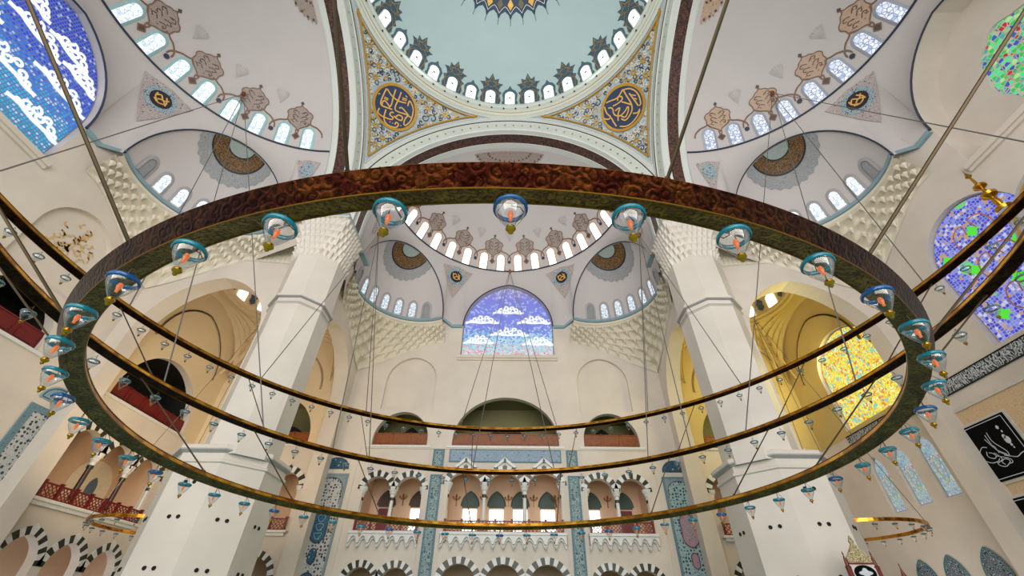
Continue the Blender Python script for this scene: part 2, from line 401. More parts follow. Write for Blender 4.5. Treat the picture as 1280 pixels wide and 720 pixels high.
def patch(mb, loop, fr, d, mi=0, step=.45, off=(0, 0)):
    """outline filled with interior points so that it can follow a curved surface"""
    L = []
    for i, p in enumerate(loop):
        a_, b_ = Vector(loop[i]), Vector(loop[(i+1) % len(loop)]); k_ = max(1, int((b_-a_).length/(step*.8)))
        L += [a_.lerp(b_, j/k_) for j in range(k_)]
    x0 = min(p.x for p in L); x1 = max(p.x for p in L); y0 = min(p.y for p in L); y1 = max(p.y for p in L)
    def inside(x, y):
        c = False; j = len(L)-1
        for i in range(len(L)):
            if (L[i].y > y) != (L[j].y > y) and x < (L[j].x-L[i].x)*(y-L[i].y)/(L[j].y-L[i].y)+L[i].x: c = not c
            j = i
        return c
    pts = list(L); nx = max(1, int((x1-x0)/step)); ny = max(1, int((y1-y0)/step))
    for i in range(1, nx+1):
        for j in range(1, ny+1):
            x = x0+(x1-x0)*(i-.5)/nx; y = y0+(y1-y0)*(j-.5)/ny
            if inside(x, y) and min((Vector((x, y))-q).length for q in L) > step*.25: pts.append(Vector((x, y)))
    r = delaunay_2d_cdt(pts, [], [list(range(len(L)))], 1, 1e-5)
    b = len(mb.v)
    for p in r[0]: mb.add(fr(p.x, p.y, d), (p.x-off[0], p.y-off[1]))
    for f in r[2]: mb.face([b+i for i in f], mi)
def arch(w_, z0, zs, zc, n=10, c=0.0):
    """pointed arch outline, counter-clockwise starting bottom-left... returns closed loop"""
    h = zc-zs; R = (w_*w_+h*h)/(2*w_) if h > w_ else None; top = []
    if R:
        a1 = math.atan2(h, R-w_) if R > w_ else math.asin(min(1, h/R))
        for i in range(n+1):
            a = a1*i/n; top.append((w_-R+R*cos(a), zs+R*sin(a)))
    else:
        for i in range(n+1):
            a = PI/2*i/n; top.append((w_*cos(a), zs+h*sin(a)))
    top[-1] = (0, zc)
    right = [(w_, z0)]+top if z0 < zs-1e-6 else top
    left = [(-x, z) for x, z in right[:-1]][::-1]
    return [(x+c, z) for x, z in right+left]      # starts bottom right, goes over the top to bottom left
def archcurve(w_, zs, zc, n=10, c=0.0): return arch(w_, zs, zs, zc, n, c)

ROT = {'N': 0, 'W': PI/2, 'E': -PI/2, 'S': PI}
NAMEW = {'N': 'far', 'W': 'left', 'E': 'right'}
WIN = [0]
def winname():
    WIN[0] += 1; return 'window_%d' % WIN[0]
def frN(Y): return lambda s, z, d: (s, Y+d, z)        # plane facing the camera side (local wing frame)
def frX(X, sg): return lambda s, z, d: (X+sg*d, s, z)
D = 33.14; LW = 17.95; LW2 = 19.5
SEM = Vector((0, 19.7, 36.0)); RSEM = 15.6; ZRIM = 42.1
EC = Vector((-11.2, 26.35, 32.5)); ER = 6.75; EH = 9.3; EN = 41.0

# ------------------------------------------------------------------ floor
m = MB(); m.box(-34, 34, -34, 38, -.3, 0); m.build('floor', M_carpet, kind='structure')

# ------------------------------------------------------------------ great dome
def dome():
    mb = MB(); Rr = 17.0
    def S(a, e, inset=0): r = (Rr-inset)*cos(e); return (r*sin(a), r*cos(a), 56+(Rr-inset)*sin(e))
    mb.grid(lambda u, v: S(2*PI*u, v*PI/2), 120, 30, uvfn=lambda u, v: (u*60, v*26))
    dm = mb.build('ceiling', M_dome, smooth=True, kind='structure', label='pale green painted great dome over the hall')
    # moulded cornice ring under the windows
    prof = [(17.15, 54.5), (17.1, 54.62), (16.9, 54.7), (16.92, 55.1), (16.75, 55.25), (16.95, 55.5), (16.95, 55.95), (16.7, 56.1), (16.72, 56.75), (16.5, 56.9), (16.55, 57.35), (16.78, 57.6), (16.95, 57.95)]
    mb = MB(); mb.lathe(prof, n=144); cor = mb.build('trim_1', M_moul, smooth=True, kind='structure')
    mb = MB()
    for k in range(64):
        a = (k+.5)*2*PI/64; ux, uy = sin(a), cos(a)
        def fr(s, z, d): return (ux*(16.66-d)+uy*s, uy*(16.66-d)-ux*s, z)
        mb.prism([(-.13, 56.35), (0, 56.2), (.13, 56.35), (0, 56.6)], fr, .06, -.1)
    mb.build('cornice_bosses', M_vdark, cor)
    mb = MB()
    for r, z in ((16.9, 55.3), (16.95, 54.95), (16.93, 55.75)): mb.tube([(r*sin(2*PI*k/120), r*cos(2*PI*k/120), z) for k in range(120)], .05, 5, True)
    mb.build('cornice_lines', M_gold, cor)
    N = 38
    def decal(a0, e0):
        return lambda s, t, d: S(a0+s/(Rr*cos(e0+t/Rr*.5)), e0+t/Rr, .03+d)
    c1 = MB(); c2 = MB()
    for k in range(N):
        a = k*2*PI/N; fr = decal(a, rad(6.4)); big = k % 2 == 1
        # ornament behind the window
        if big:
            lp = [(-.75, -.05), (-1.3, .1), (-1.5, .9), (-1.25, 1.9), (-1.55, 2.5), (-1.05, 2.9), (-1.35, 3.7), (-1.75, 4.1), (-.95, 4.3), (-1.05, 5.1), (-.45, 4.8), (0, 5.9), (.45, 4.8), (1.05, 5.1), (.95, 4.3), (1.75, 4.1), (1.35, 3.7), (1.05, 2.9), (1.55, 2.5), (1.25, 1.9), (1.5, .9), (1.3, .1), (.75, -.05)]
            patch(c1, lp, fr, .01)
            for sg in (-1, 1):
                ribbon(c1, [(0, 5.5), (sg*.3, 4.5), (sg*1.1, 4.2), (sg*.5, 3.6), (sg*1.1, 3.0), (sg*1.2, 2.0), (sg*1.0, .3)], .06, fr, .04, 1)
                ribbon(c1, [(sg*-.2, 3.3), (sg*.4, 3.6), (sg*.5, 4.3), (sg*-.4, 4.4), (sg*-.9, 3.9)], .05, fr, .05, 1)
                ribbon(c1, [(sg*1.35, .2), (sg*1.4, .9), (sg*1.15, 1.9), (sg*.5, 2.9)], .05, fr, .05, 1)
        else:
            lp = [(-.7, -.05), (-1.0, .1), (-1.15, .5), (-.95, .9), (-1.1, 2.3), (-.75, 3.0), (-.3, 3.3), (0, 3.9), (.3, 3.3), (.75, 3.0), (1.1, 2.3), (.95, .9), (1.15, .5), (1.0, .1), (.7, -.05)]
            patch(c2, lp, fr, .01)
        wb = MB(); patch(wb, arch(.62, .05, 1.95, 2.65, 7), fr, .09); wo = wb.build(winname(), M_glassHot, kind='structure')
        fb = MB(); A = arch(.74, -.05, 1.95, 2.8, 7); B = arch(.62, .0, 1.95, 2.65, 7)
        fb.strip([fr(x, y, .06) for x, y in A], [fr(x, y, .14) for x, y in B]); fb.build('window_frame', M_cream, wo)
        db = MB()
        for (sx, sy, r) in ((0, 1.4, .2), (-.2, 1.05, .12), (.2, 1.05, .12), (0, .65, .09)):
            patch(db, [(sx+r*cos(q), sy+r*sin(q)) for q in [i*PI/3 for i in range(6)]], fr, .12)
        db.build('glass_flower', M_bluerim, wo)
    c1.build('painted_cartouches', [M_domecart, M_gold], dm); c2.build('painted_window_surrounds', M_domecart2, dm)
    # star medallion at the crown
    mb = MB()
    def fr(s, t, d):
        r = math.hypot(s, t); p = r/Rr; a = math.atan2(s, t)
        return ((Rr-d)*sin(p)*sin(a), (Rr-d)*sin(p)*cos(a), 56+(Rr-d)*cos(p))
    n = 36; lp = []
    for k in range(n):
        a = 2*PI*k/n; lp += [(11.0*sin(a), 11.0*cos(a)), (10.3*sin(a+.03), 10.3*cos(a+.03)), (9.9*sin(a+PI/n), 9.9*cos(a+PI/n)), (10.3*sin(a+2*PI/n-.03), 10.3*cos(a+2*PI/n-.03))]
    patch(mb, lp, fr, .04, 0, 1.0)
    for k in range(n):
        a = 2*PI*k/n; R1 = lambda r, da: (r*sin(a+da), r*cos(a+da))
        patch(mb, [R1(9.75, 0), R1(9.1, .05), R1(8.3, 0), R1(9.1, -.05)], fr, .1, (1, 3)[k % 2], .6)
        ribbon(mb, [R1(10.2, 0), R1(9.6, .045), R1(9.3, PI/n)], .07, fr, .12, 2); ribbon(mb, [R1(10.2, 0), R1(9.6, -.045), R1(9.3, -PI/n)], .07, fr, .12, 2); ribbon(mb, [R1(10.9, 0), R1(11.7, 0)], .07, fr, .05, 0)
    ribbon(mb, [(7.1*sin(2*PI*k/60), 7.1*cos(2*PI*k/60)) for k in range(60)], .25, fr, .12, 1, 1, True)
    mb.build('crown_medallion', [paint('navy_blue_paint', '14304e'), M_gold, M_cream, paint('bronze_paint', '6a5a3c')], dm)
dome()

# ------------------------------------------------------------------ pendentives
RS = 25.25; Z0 = 36.1
def sph_frame(c):
    z = Vector((0, 0, 1)); n = c.normalized(); eS = z.cross(n).normalized(); eT = n.cross(eS); return n, eS, eT
NWSTR = [[[1.98,1.18],[1.89,0.26],[1.76,-0.56],[1.5,-0.93],[1.01,-0.8],[0.19,-0.46]],[[1.88,1.21],[1.23,0.96],[0.5,0.88],[-0.19,1.05],[-0.8,1.38]],[[1.04,1.89],[0.83,0.96],[0.56,-0.0],[0.61,-0.52]],[[0.35,2.08],[0.15,1.06],[0.1,0.27],[-0.13,-0.25],[-0.66,-0.17],[-1.39,0.13],[-2.2,0.23]],[[1.42,-0.86],[1.56,-0.51],[1.41,-0.19],[0.99,-0.25],[0.54,-0.45]],[[-1.14,1.19],[-1.03,1.88],[-1.83,1.39],[-2.22,0.49],[-2.31,-0.29],[-2.06,-1.1],[-1.77,-0.97],[-1.65,-0.33],[-1.78,0.26]],[[1.51,-1.41],[1.44,-1.95],[1.0,-2.05],[0.41,-1.91],[-0.31,-1.6],[-0.35,-1.26],[0.11,-1.23],[0.11,-0.81],[-0.16,-0.7]],[[0.8,-0.98],[0.57,-1.92],[0.15,-2.41],[-0.54,-2.45],[-1.23,-2.07],[-1.31,-1.58],[-0.97,-1.48],[-0.95,-1.87]],[[-0.34,-1.03],[-0.91,-1.05],[-1.37,-0.86],[-1.24,-0.42],[-0.74,-0.53],[-0.59,-1.07]],[[-0.43,0.24],[-0.61,0.51],[-1.23,0.42],[-1.78,0.26]],[[-0.25,-2.02],[-0.39,-1.96]],[[-0.59,-1.92],[-0.71,-1.88]],[[-1.55,-1.51],[-1.68,-1.48]],[[2.42,-0.08],[2.28,0.16]],[[-0.28,2.08],[-0.57,2.08]],[[-0.11,1.58],[-0.64,1.85]],[[-0.17,1.39],[-0.7,1.66]],[[1.67,0.17],[1.18,0.3]],[[1.63,0.0],[1.14,0.12]]]
NESTR = [[[-1.04,1.88],[-0.06,1.5],[0.91,1.8],[1.42,1.93]],[[-1.07,1.84],[-1.06,0.85],[-1.07,-0.11],[-0.82,-0.95],[-0.11,-1.42],[0.49,-1.5],[0.79,-1.01]],[[-1.01,1.84],[-1.74,1.42],[-2.19,0.65],[-2.24,-0.22],[-1.99,-1.06],[-1.71,-1.16]],[[-1.46,0.96],[-1.57,-0.21],[-1.63,-1.09]],[[0.12,1.18],[-0.18,1.51],[-0.51,1.28],[-0.42,0.94],[0.18,0.88],[0.91,1.02]],[[-0.21,0.77],[-0.65,0.15],[-1.08,-0.48]],[[1.51,1.17],[1.23,1.05],[1.09,0.7],[1.25,0.22],[1.15,-0.22],[0.68,-0.61],[-0.05,-0.52],[-0.54,-0.24]],[[1.81,1.66],[1.95,0.81],[1.79,0.07],[2.17,0.01],[2.6,0.48]],[[1.76,-0.08],[1.76,-0.93],[1.71,-1.46]],[[0.68,-0.61],[0.31,-1.17],[-0.35,-0.78],[-0.62,-0.3]],[[1.39,-1.72],[0.67,-2.27],[-0.19,-2.33],[-0.99,-2.07],[-1.52,-1.7]],[[0.95,0.34],[0.31,0.27],[0.83,-0.25],[1.23,-1.0]],[[-0.67,-1.42],[-1.17,-1.74],[-1.61,-1.54]],[[-1.59,0.61],[-1.99,0.13]],[[-1.71,0.03],[-1.84,-0.33]],[[2.54,-0.67],[2.32,-1.33]]]
def pendentive(q, sx, sy, deco=None):
    mb = MB()
    def P(u, v, inset=0):
        ph = PI/2*u; rb = max(17.16, 17.0/max(cos(ph), sin(ph))); r = 17.15+(rb-17.15)*v
        z = math.sqrt(max(RS*RS-r*r, 0))
        k = (RS-inset)/RS
        return (sx*r*sin(ph)*k, sy*r*cos(ph)*k, Z0+z*k)
    mb.grid(lambda u, v: P(u, v), 48, 14, uvfn=lambda u, v: (u*20, v*8))
    o = mb.build('ceiling', M_pend, smooth=True, kind='structure')
    if not deco: return
    c = Vector((14.2*sx, 14.1*sy, 15.4)); n, eS, eT = sph_frame(c)
    C0 = Vector((0, 0, Z0))
    def fr(s, t, d):
        v = (n*RS+eS*s+eT*t).normalized()*(RS-.03-d); return tuple(C0+v)
    def ok(s, t, mg):
        x, y, z = fr(s, t, 0); return abs(x) < 17-mg and abs(y) < 17-mg and math.hypot(x, y) > 17.2+mg
    # gilded and white border
    bb = MB()
    for off, wd, mi in ((.28, .22, 0), (.02, .12, 1)):
        for e in (0, 1, 2):
            pl = []
            for i in range(41):
                t_ = i/40
                if e == 0: u, v = .165+.67*t_, 0; k = 17.15+off
                if e < 1:
                    ph = PI/2*u; r = 17.2+off; p = (r*sin(ph), r*cos(ph))
                else:
                    y_ = 17-off; x_ = 4.3+(17-off-4.3)*t_; p = (x_, y_) if e == 1 else (y_, x_)
                pl.append(Vector((sx*p[0], sy*p[1], Z0+math.sqrt(RS*RS-p[0]**2-p[1]**2))))
            pl2 = [C0+(p-C0).normalized()*(RS-.12) for p in pl]
            bb.tube(pl2, wd/2, 6, mi=mi)
    bb.build('gilded_border', [M_gold, M_arch], o)
    # scrollwork
    sb = MB(); placed = []; tries = 0
    while len(placed) < 260 and tries < 26000:
        tries += 1; s = random.uniform(-12, 12); t = random.uniform(-9, 6); r = random.choice((.75, .6, .5, .4, .32, .26)) if tries > 500 else .75
        if math.hypot(s, t) < 2.95+r*.8 or not ok(s, t, r*.7+.22): continue
        if any(math.hypot(s-a, t-b) < (r+c_)*.78 for a, b, c_ in placed): continue
        placed.append((s, t, r))
        a0 = random.uniform(0, 6.28); sg = random.choice((-1, 1)); mi = random.choice((0, 1, 0, 2, 1, 2))
        if r > .7:
            for k in range(6):
                a = a0+k*PI/3; ribbon(sb, [(s+.2*cos(a), t+.2*sin(a)), (s+.55*cos(a-.45), t+.55*sin(a-.45)), (s+.85*cos(a), t+.85*sin(a)), (s+.55*cos(a+.45), t+.55*sin(a+.45)), (s+.2*cos(a), t+.2*sin(a))], .1, fr, .06, (1, 2)[k % 2], 3)
            ribbon(sb, [(s+.25*cos(a), t+.25*sin(a)) for a in [i*PI/4 for i in range(8)]], .2, fr, .09, 0, 2, True)
        else:
            ribbon(sb, [(s+r*1.1*cos(a0), t+r*1.1*sin(a0))]+[(s+(r-r*.85*i/9)*cos(a0+sg*i*.75), t+(r-r*.85*i/9)*sin(a0+sg*i*.75)) for i in range(10)], .15, fr, .05, mi, 2, taper=True)
            a1 = a0+2.0; ribbon(sb, [(s+r*.9*cos(a1), t+r*.9*sin(a1)), (s+r*1.15*cos(a1+.5), t+r*1.15*sin(a1+.5)), (s+r*.8*cos(a1+1.0), t+r*.8*sin(a1+1.0))], .12, fr, .07, (mi+1) % 3, 3, taper=True)
    sb.build('painted_scrollwork', [M_gold, M_navy, M_cream], o)
    rb = MB(); R0 = 2.55
    patch(rb, [(R0*cos(a), R0*sin(a)) for a in [i*PI/24 for i in range(48)]], fr, .10, 0, .5)
    rd = rb.build('calligraphy_roundel', M_roundel, label=deco[1], category='calligraphy roundel', group='blue and gold roundels below the great dome')
    gb = MB(); ribbon(gb, [(2.7*cos(a), 2.7*sin(a)) for a in [i*PI/24 for i in range(48)]], .34, fr, .14, 0, 1, True); gb.build('gilded_rim', M_gold, rd)
    cb = MB()
    for st in deco[0]: ribbon(cb, st, .17 if len(st) > 2 else .13, fr, .16, 0, 4)
    cb.build('gilded_lettering', paint('gold_lettering', 'e0a850', .4), rd)
pendentive(0, -1, 1, (NWSTR, 'deep blue calligraphy roundel with gold rim, left of the two below the dome'))
pendentive(1, 1, 1, (NESTR, 'deep blue calligraphy roundel with gold rim, right of the two below the dome'))
pendentive(2, -1, -1); pendentive(3, 1, -1)

# ------------------------------------------------------------------ great arches
def great_arch(wk):
    mb = MB(); RI = 15.8; n = 96; rings = [18.75, 17.55, 17.45, 17.35, 15.95, 15.8]
    ys = [17.0, 16.96, 16.82, 17.0, 17.08, 17.2]
    def pt(r, y, a):
        c = abs(cos(a)); r2 = min(r, 17.0/c) if c > 1e-6 else r
        return (r2*cos(a), y, 36+r2*sin(a))
    for k in range(len(rings)-1):
        A = [pt(rings[k], ys[k], PI*i/n) for i in range(n+1)]; B = [pt(rings[k+1], ys[k+1], PI*i/n) for i in range(n+1)]
        mb.strip(A, B, 1 if k == 3 else 0)
    for i in (0, n):                                                     # post under the springing
        sg = 1 if i == 0 else -1
        mb.box(min(sg*15.8, sg*17), max(sg*15.8, sg*17), 17.0, 17.3, 32.9, 36)
    for y0, y1, mi, r in ((17.2, 17.75, 0, RI), (19.1, 20.2, 0, RI)):
        A = [(r*cos(PI*i/n), y0, 36+r*sin(PI*i/n)) for i in range(n+1)]; B = [(r*cos(PI*i/n), y1, 36+r*sin(PI*i/n)) for i in range(n+1)]
        A = [(r, y0, 32.9)]+A+[(-r, y0, 32.9)]; B = [(r, y1, 32.9)]+B+[(-r, y1, 32.9)]; mb.strip(A, B, mi)
    o = mb.build('ceiling', [M_arch, M_moul], smooth=True, rot=ROT[wk], kind='structure')
    cb = MB(); r = RI+.02
    A = [(r, 17.75, 32.9)]+[(r*cos(PI*i/n), 17.75, 36+r*sin(PI*i/n)) for i in range(n+1)]+[(-r, 17.75, 32.9)]; B = [(x, 19.1, z) for x, y, z in A]
    cb.strip(A, B, 0)
    for yy in (17.75, 19.1):
        cb.tube([(x*.998, yy, z) for x, y, z in A], .07, 5, mi=1)
    cb.build('copper_inscription_band', [M_copper, M_arch], o)
    lb = MB(); lb.tube([pt(17.45, 16.85, PI*i/n) for i in range(n+1)], .06, 5)
    for i in range(46):
        a = PI*(i+.5)/46; p = pt(16.6, 17.0, a); q = Vector((cos(a), 0, sin(a))); t_ = Vector((-sin(a), 0, cos(a))); p = Vector(p)
        if abs(p.x) > 16.4: continue
        b = len(lb.v)
        for v in (p+q*.16, p-q*.1+t_*.1, p-q*.1-t_*.1): lb.add(v-Vector((0, .04, 0)))
        lb.face((b, b+1, b+2))
    lb.build('dark_arch_line', M_vdark, o)
for wk in 'NWES': great_arch(wk)

# ------------------------------------------------------------------ wing upper vaults
def seg(a, b, n): return [a+(b-a)*i/n for i in range(n+1)]
def semidome(wk):
    R_ = ROT[wk]; cart = M_cartE if wk == 'E' else M_cart
    def S(a, e, inset=0): r = (RSEM-inset)*cos(e); return (r*sin(a), SEM.y+r*cos(a), SEM.z+(RSEM-inset)*sin(e))
    e0 = math.asin((ZRIM-SEM.z)/RSEM)
    mb = MB(); mb.grid(lambda u, v: S(-PI/2+PI*u, e0+(PI/2-e0)*v), 80, 24, uvfn=lambda u, v: (u*45, v*18))
    # short collar between soffit and sphere
    o = mb.build('ceiling', M_semi, smooth=True, rot=R_, kind='structure')
    rb = MB(); rr = (RSEM-.08)*cos(e0)
    rb.tube([(rr*sin(a), SEM.y+rr*cos(a), ZRIM) for a in seg(-PI/2, PI/2, 90)], .10, 6)
    rb.build('dark_rim_moulding', M_navy, o)
    # lower surface: from the rim down to the arches
    bot = []
    tv = Vector((.7071, .7071, 0)); nv = Vector((-.7071, .7071, 0)); dn = (EN-(EC.y-EC.x))/1.4142
    base = EC+nv*dn; hw = math.sqrt(ER*ER-dn*dn); hh = EH*math.sqrt(1-(dn/ER)**2)
    ex = [base+tv*(-hw*cos(PI*i/36))+Vector((0, 0, hh*sin(PI*i/36))) for i in range(37)]     # from B (side) to A (centre)
    side = [Vector((-15.6, 19.7, 32.9)), Vector((-16.1, 21, 32.7)), Vector((-17.0, 23.0, 32.5))]
    cw = archcurve(5.8, 31.8, 38.7, 14)[::-1]                             # left to right
    cen = [Vector((x, D, z)) for x, z in cw]
    left = side+ex+[Vector((-7.4, D, 32.1))]
    right = [Vector((-p.x, p.y, p.z)) for p in left][::-1]
    bot = left+cen+right
    rows = []
    for p in bot:
        a = math.atan2(p.x, p.y-SEM.y); a = max(-PI/2, min(PI/2, a))
        T = Vector(S(a, e0)); tan = Vector((sin(a)*sin(e0), cos(a)*sin(e0), -cos(e0)))
        L = (p-T).length; Cc = T+tan*L*.45
        rows.append([(1-t)**2*T+2*t*(1-t)*Cc+t*t*p for t in seg(0, 1, 8)])
    lb = MB()
    for i in range(len(rows)-1):
        for j in range(8):
            b = len(lb.v)
            for q in (rows[i][j], rows[i+1][j], rows[i+1][j+1], rows[i][j+1]): lb.add(q, (q.x, q.z))
            lb.face((b, b+1, b+2, b+3))
    lo = lb.build('ceiling', M_semi, smooth=False, rot=R_, kind='structure')
    # merge doubles for smooth shading
    import bmesh
    bm = bmesh.new(); bm.from_mesh(lo.data); bmesh.ops.remove_doubles(bm, verts=bm.verts, dist=1e-4)
    for f in bm.faces: f.smooth = True
    bm.to_mesh(lo.data); bm.free()
    kb = MB()
    for sg in (-1, 1): kb.tube([Vector((sg*-p.x, p.y, p.z))-Vector((0, .05, 0)) for p in ex], .08, 6)
    kb.tube([p-Vector((0, .06, 0)) for p in cen], .08, 6)
    kb.build('dark_arch_moulding', M_navy, lo)
    # windows over the rim
    st = rad(10.6)
    def decal(a0, t0=0.0):
        return lambda s, t, d: S(a0+s/(RSEM*cos(e0+(t+t0)/RSEM)), e0+(t+t0)/RSEM, .03+d)
    halo = {'N': paint('orange_window_halo', 'd0a890'), 'W': paint('pale_teal_window_halo', '9cc4c8'), 'E': paint('grey_window_halo', 'a4a8b4')}[wk]  # light colour caught in the window reveals, painted onto the borders
    gl = {'N': M_glassHot, 'W': M_glassWhite, 'E': M_glassLead}[wk]
    for k in range(16):
        fr = decal((k-7.5)*st); wb = MB(); patch(wb, arch(.52, .12, 1.95, 2.5, 7), fr, .10)
        wo = wb.build(winname(), gl, rot=R_, kind='structure')
        fb = MB(); fb.strip([fr(x, y, .02) for x, y in arch(.74, .08, 2.0, 2.8, 8)], [fr(x, y, .13) for x, y in arch(.52, .1, 1.95, 2.5, 8)]); fb.build('window_frame', halo, wo)
    # painted cartouches and ogee ribbons
    for k in range(-7, 8, 2):
        fr = decal(k*st); mb = MB()
        half = [(0, 2.1), (.15, 2.35), (.6, 2.65), (.95, 2.85), (1.2, 3.2), (1.18, 3.6), (1.32, 3.95), (1.1, 4.3), (.75, 4.45), (.5, 4.7), (.14, 4.85), (0, 5.05)]
        lp = half+[(-x, y) for x, y in half[1:-1]][::-1]
        lp = [tuple(q[:2]) for q in smooth_pts([(a, b, 0) for a, b in lp], 3, True)]; patch(mb, lp, fr, .02); ribbon(mb, lp, .10, fr, .05, 1, 1, True)
        for sg in (-1, 1):
            ribbon(mb, [(sg*1.12, 3.15), (sg*1.45, 2.95), (sg*2.0, 2.75), (sg*2.6, 2.2), (sg*2.75, 1.7)], .14, fr, .05, 1)
            ribbon(mb, [(sg*.75, 2.75), (sg*.9, 2.9), (sg*1.12, 3.15)], .10, fr, .05, 1)
            ribbon(mb, [(sg*.15, 2.2), (sg*.12, 1.9), (0, 1.75)], .10, fr, .05, 1)
            for yy in (3.1, 3.6, 4.1): ribbon(mb, [(sg*.12, yy), (sg*.5, yy+.25), (sg*.75, yy+.05), (sg*.5, yy-.12)], .07, fr, .06, 2)
        for (cx, cy, r, mi) in ((0, 5.25, .2, 2), (0, 1.45, .26, 2), (0, 1.45, .42, 1)):
            patch(mb, [(cx+r*sin(q), cy+r*cos(q)*1.1) for q in [i*PI/2 for i in range(4)]], fr, .04 if r > .3 else .07, mi, 1)
        mb.build('painted_cartouche', [cart, M_brown, paint('dark_brown_finial', '5a4440')], o)
    for k in range(-8, 9, 2):
        fr = decal(k*st); mb = MB()
        if abs(k) < 8:
            patch(mb, [(.26*sin(q), 1.45+.26*cos(q)) for q in [i*PI/3 for i in range(6)]], fr, .07, 0, 1)
            mb.build('ribbon_boss', paint('navy_boss', '2c2c44'), o)
            mb = MB()
            for i in range(7):
                a = -1.1+i*.37; ribbon(mb, [(0, 4.6), (.4*sin(a), 5.1+.25*cos(a)), (.65*sin(a*1.3), 5.5+.6*cos(a)), (.45*sin(a), 5.4+.5*cos(a))], .05, fr, .03, 0, 3)
            mb.build('faint_painted_sprig', paint('faint_sprig_paint', 'bab2ae'), o)
    # lace medallion hanging from the arch crown
    mb = MB(); zz = RSEM-.05
    def frt(s, t, d):
        r = math.hypot(s, t); ph = r/RSEM; a = math.atan2(s, t); q = RSEM-.04-d
        return (q*sin(ph)*sin(a), SEM.y+q*sin(ph)*cos(a), SEM.z+q*cos(ph))
    lp = [(4.6, .45)]
    for i in range(1, 40):
        a = PI*i/40; k = 1+(.07 if i % 2 else -.03); lp.append((4.5*cos(a)*k, .45+2.3*sin(a)*k))
    lp.append((-4.6, .45)); patch(mb, lp, frt, .02, 0, .7)
    for i in range(2, 39, 3):
        a = PI*i/40
        for k in (1.0, .66): patch(mb, [(4.4*k*cos(a)+.13*cos(q), .45+2.25*k*sin(a)+.13*sin(q)) for q in [j*PI/3 for j in range(6)]], frt, .06, 1, 1)
    mb.build('painted_half_medallion', [cart, paint('dark_brown_finial', '5a4440')], o)
    # small corner roundels between the three arches
    for sg in (-1, 1):
        def fr2(s, t, d, sg=sg):
            # follow the lower surface by ray from its axis
            x = sg*-1
            a = -sg*0 + sg*rad(-26.6+26.6) ; 
            return surf(sg*(6.75+0)*1.0+s, t, d)
        # surface as a function: interpolate the rows at a given azimuth
        az = [math.atan2(r[0].x, r[0].y-SEM.y) for r in rows]
        def surf(az_, t, d):
            best = 0
            for i in range(len(rows)-1):
                if az[i] <= az_ <= az[i+1] and az[i+1]-az[i] > 1e-6: best = i; break
            f = (az_-az[best])/max(1e-6, az[best+1]-az[best]); c = [rows[best][j]*(1-f)+rows[best+1][j]*f for j in range(9)]
            tt = max(0, min(7.999, t*8)); j = int(tt); p = c[j]*(1-(tt-j))+c[j+1]*(tt-j)
            inw = (Vector((0, SEM.y, p.z))-p).normalized(); return tuple(p+inw*(.05+d))
        a0 = sg*rad(29.8)
        RR = 14.6
        def fr3(s, t, d, a0=a0):
            # s metres sideways, t metres upward from about z 39.6
            a = a0+s/RR
            lo_, hi_ = 0., 1.
            for _ in range(14):
                mid = (lo_+hi_)/2
                if surf(a, mid, 0)[2] > 39.3+t: lo_ = mid
                else: hi_ = mid
            return surf(a, lo_, d)
        mb = MB(); k = 1.0
        tri = [(-2.2, 1.75), (0, 2.15), (2.2, 1.75), (1.5, .3), (.7, -1.4), (0, -2.9), (-.7, -1.4), (-1.5, .3)]
        patch(mb, tri, fr3, .02, 0, .4)
        patch(mb, [(1.28*cos(a), .55+1.28*sin(a)) for a in [i*PI/12 for i in range(24)]], fr3, .05, 1, .4)
        patch(mb, [(.85*cos(a), .55+.85*sin(a)) for a in [i*PI/10 for i in range(20)]], fr3, .09, 2, .4)
        
        for stt in ([(-.5, .6), (-.2, .95), (.15, .6), (.5, .9)], [(-.45, .3), (0, .1), (.4, .35), (.1, .6), (-.2, .4)], [(.2, 1.05), (.45, .6), (.5, .2)], [(-.5, .95), (-.45, .5), (-.1, .2)]):
            ribbon(mb, stt, .12, fr3, .12, 3)
        side_ = {('N', -1): 'just left of the blue cloud window in the middle', ('N', 1): 'just right of the blue cloud window in the middle', ('W', 1): 'beside the large blue window at the upper left', ('W', -1): 'on the near side of the left vault, out of view', ('E', -1): 'beside the green round window at the upper right', ('E', 1): 'on the near side of the right vault, out of view'}[(wk, sg)]
        mb.build('triangular_floral_panel', [M_tri2, M_tri, paint('black_roundel', '1c1424'), paint('gold_lettering', 'e0a850', .4)], rot=R_, label='small triangular floral panel '+side_, category='calligraphy panel', group='triangular painted panels on the side vaults')
    for sg in (-1, 1):
        a0 = sg*rad(82.5)
        def fr4(s, t, d, a0=a0):
            a = a0+s/14.8; lo_, hi_ = 0., 1.
            for _ in range(14):
                mid = (lo_+hi_)/2
                if surf(a, mid, 0)[2] > 39.0+t: lo_ = mid
                else: hi_ = mid
            return surf(a, lo_, d)
        mb = MB(); patch(mb, [(-1.25, 1.7), (0, 1.9), (1.25, 1.7), (.75, .1), (.1, -1.9), (-.1, -1.9), (-.75, .1)], fr4, .02, 0, .35); patch(mb, [(.75*cos(a), .6+.95*sin(a)) for a in [i*PI/10 for i in range(20)]], fr4, .05, 1, .35)
        mb.build('painted_corner_ornament', [M_tri2, M_tri], lo)
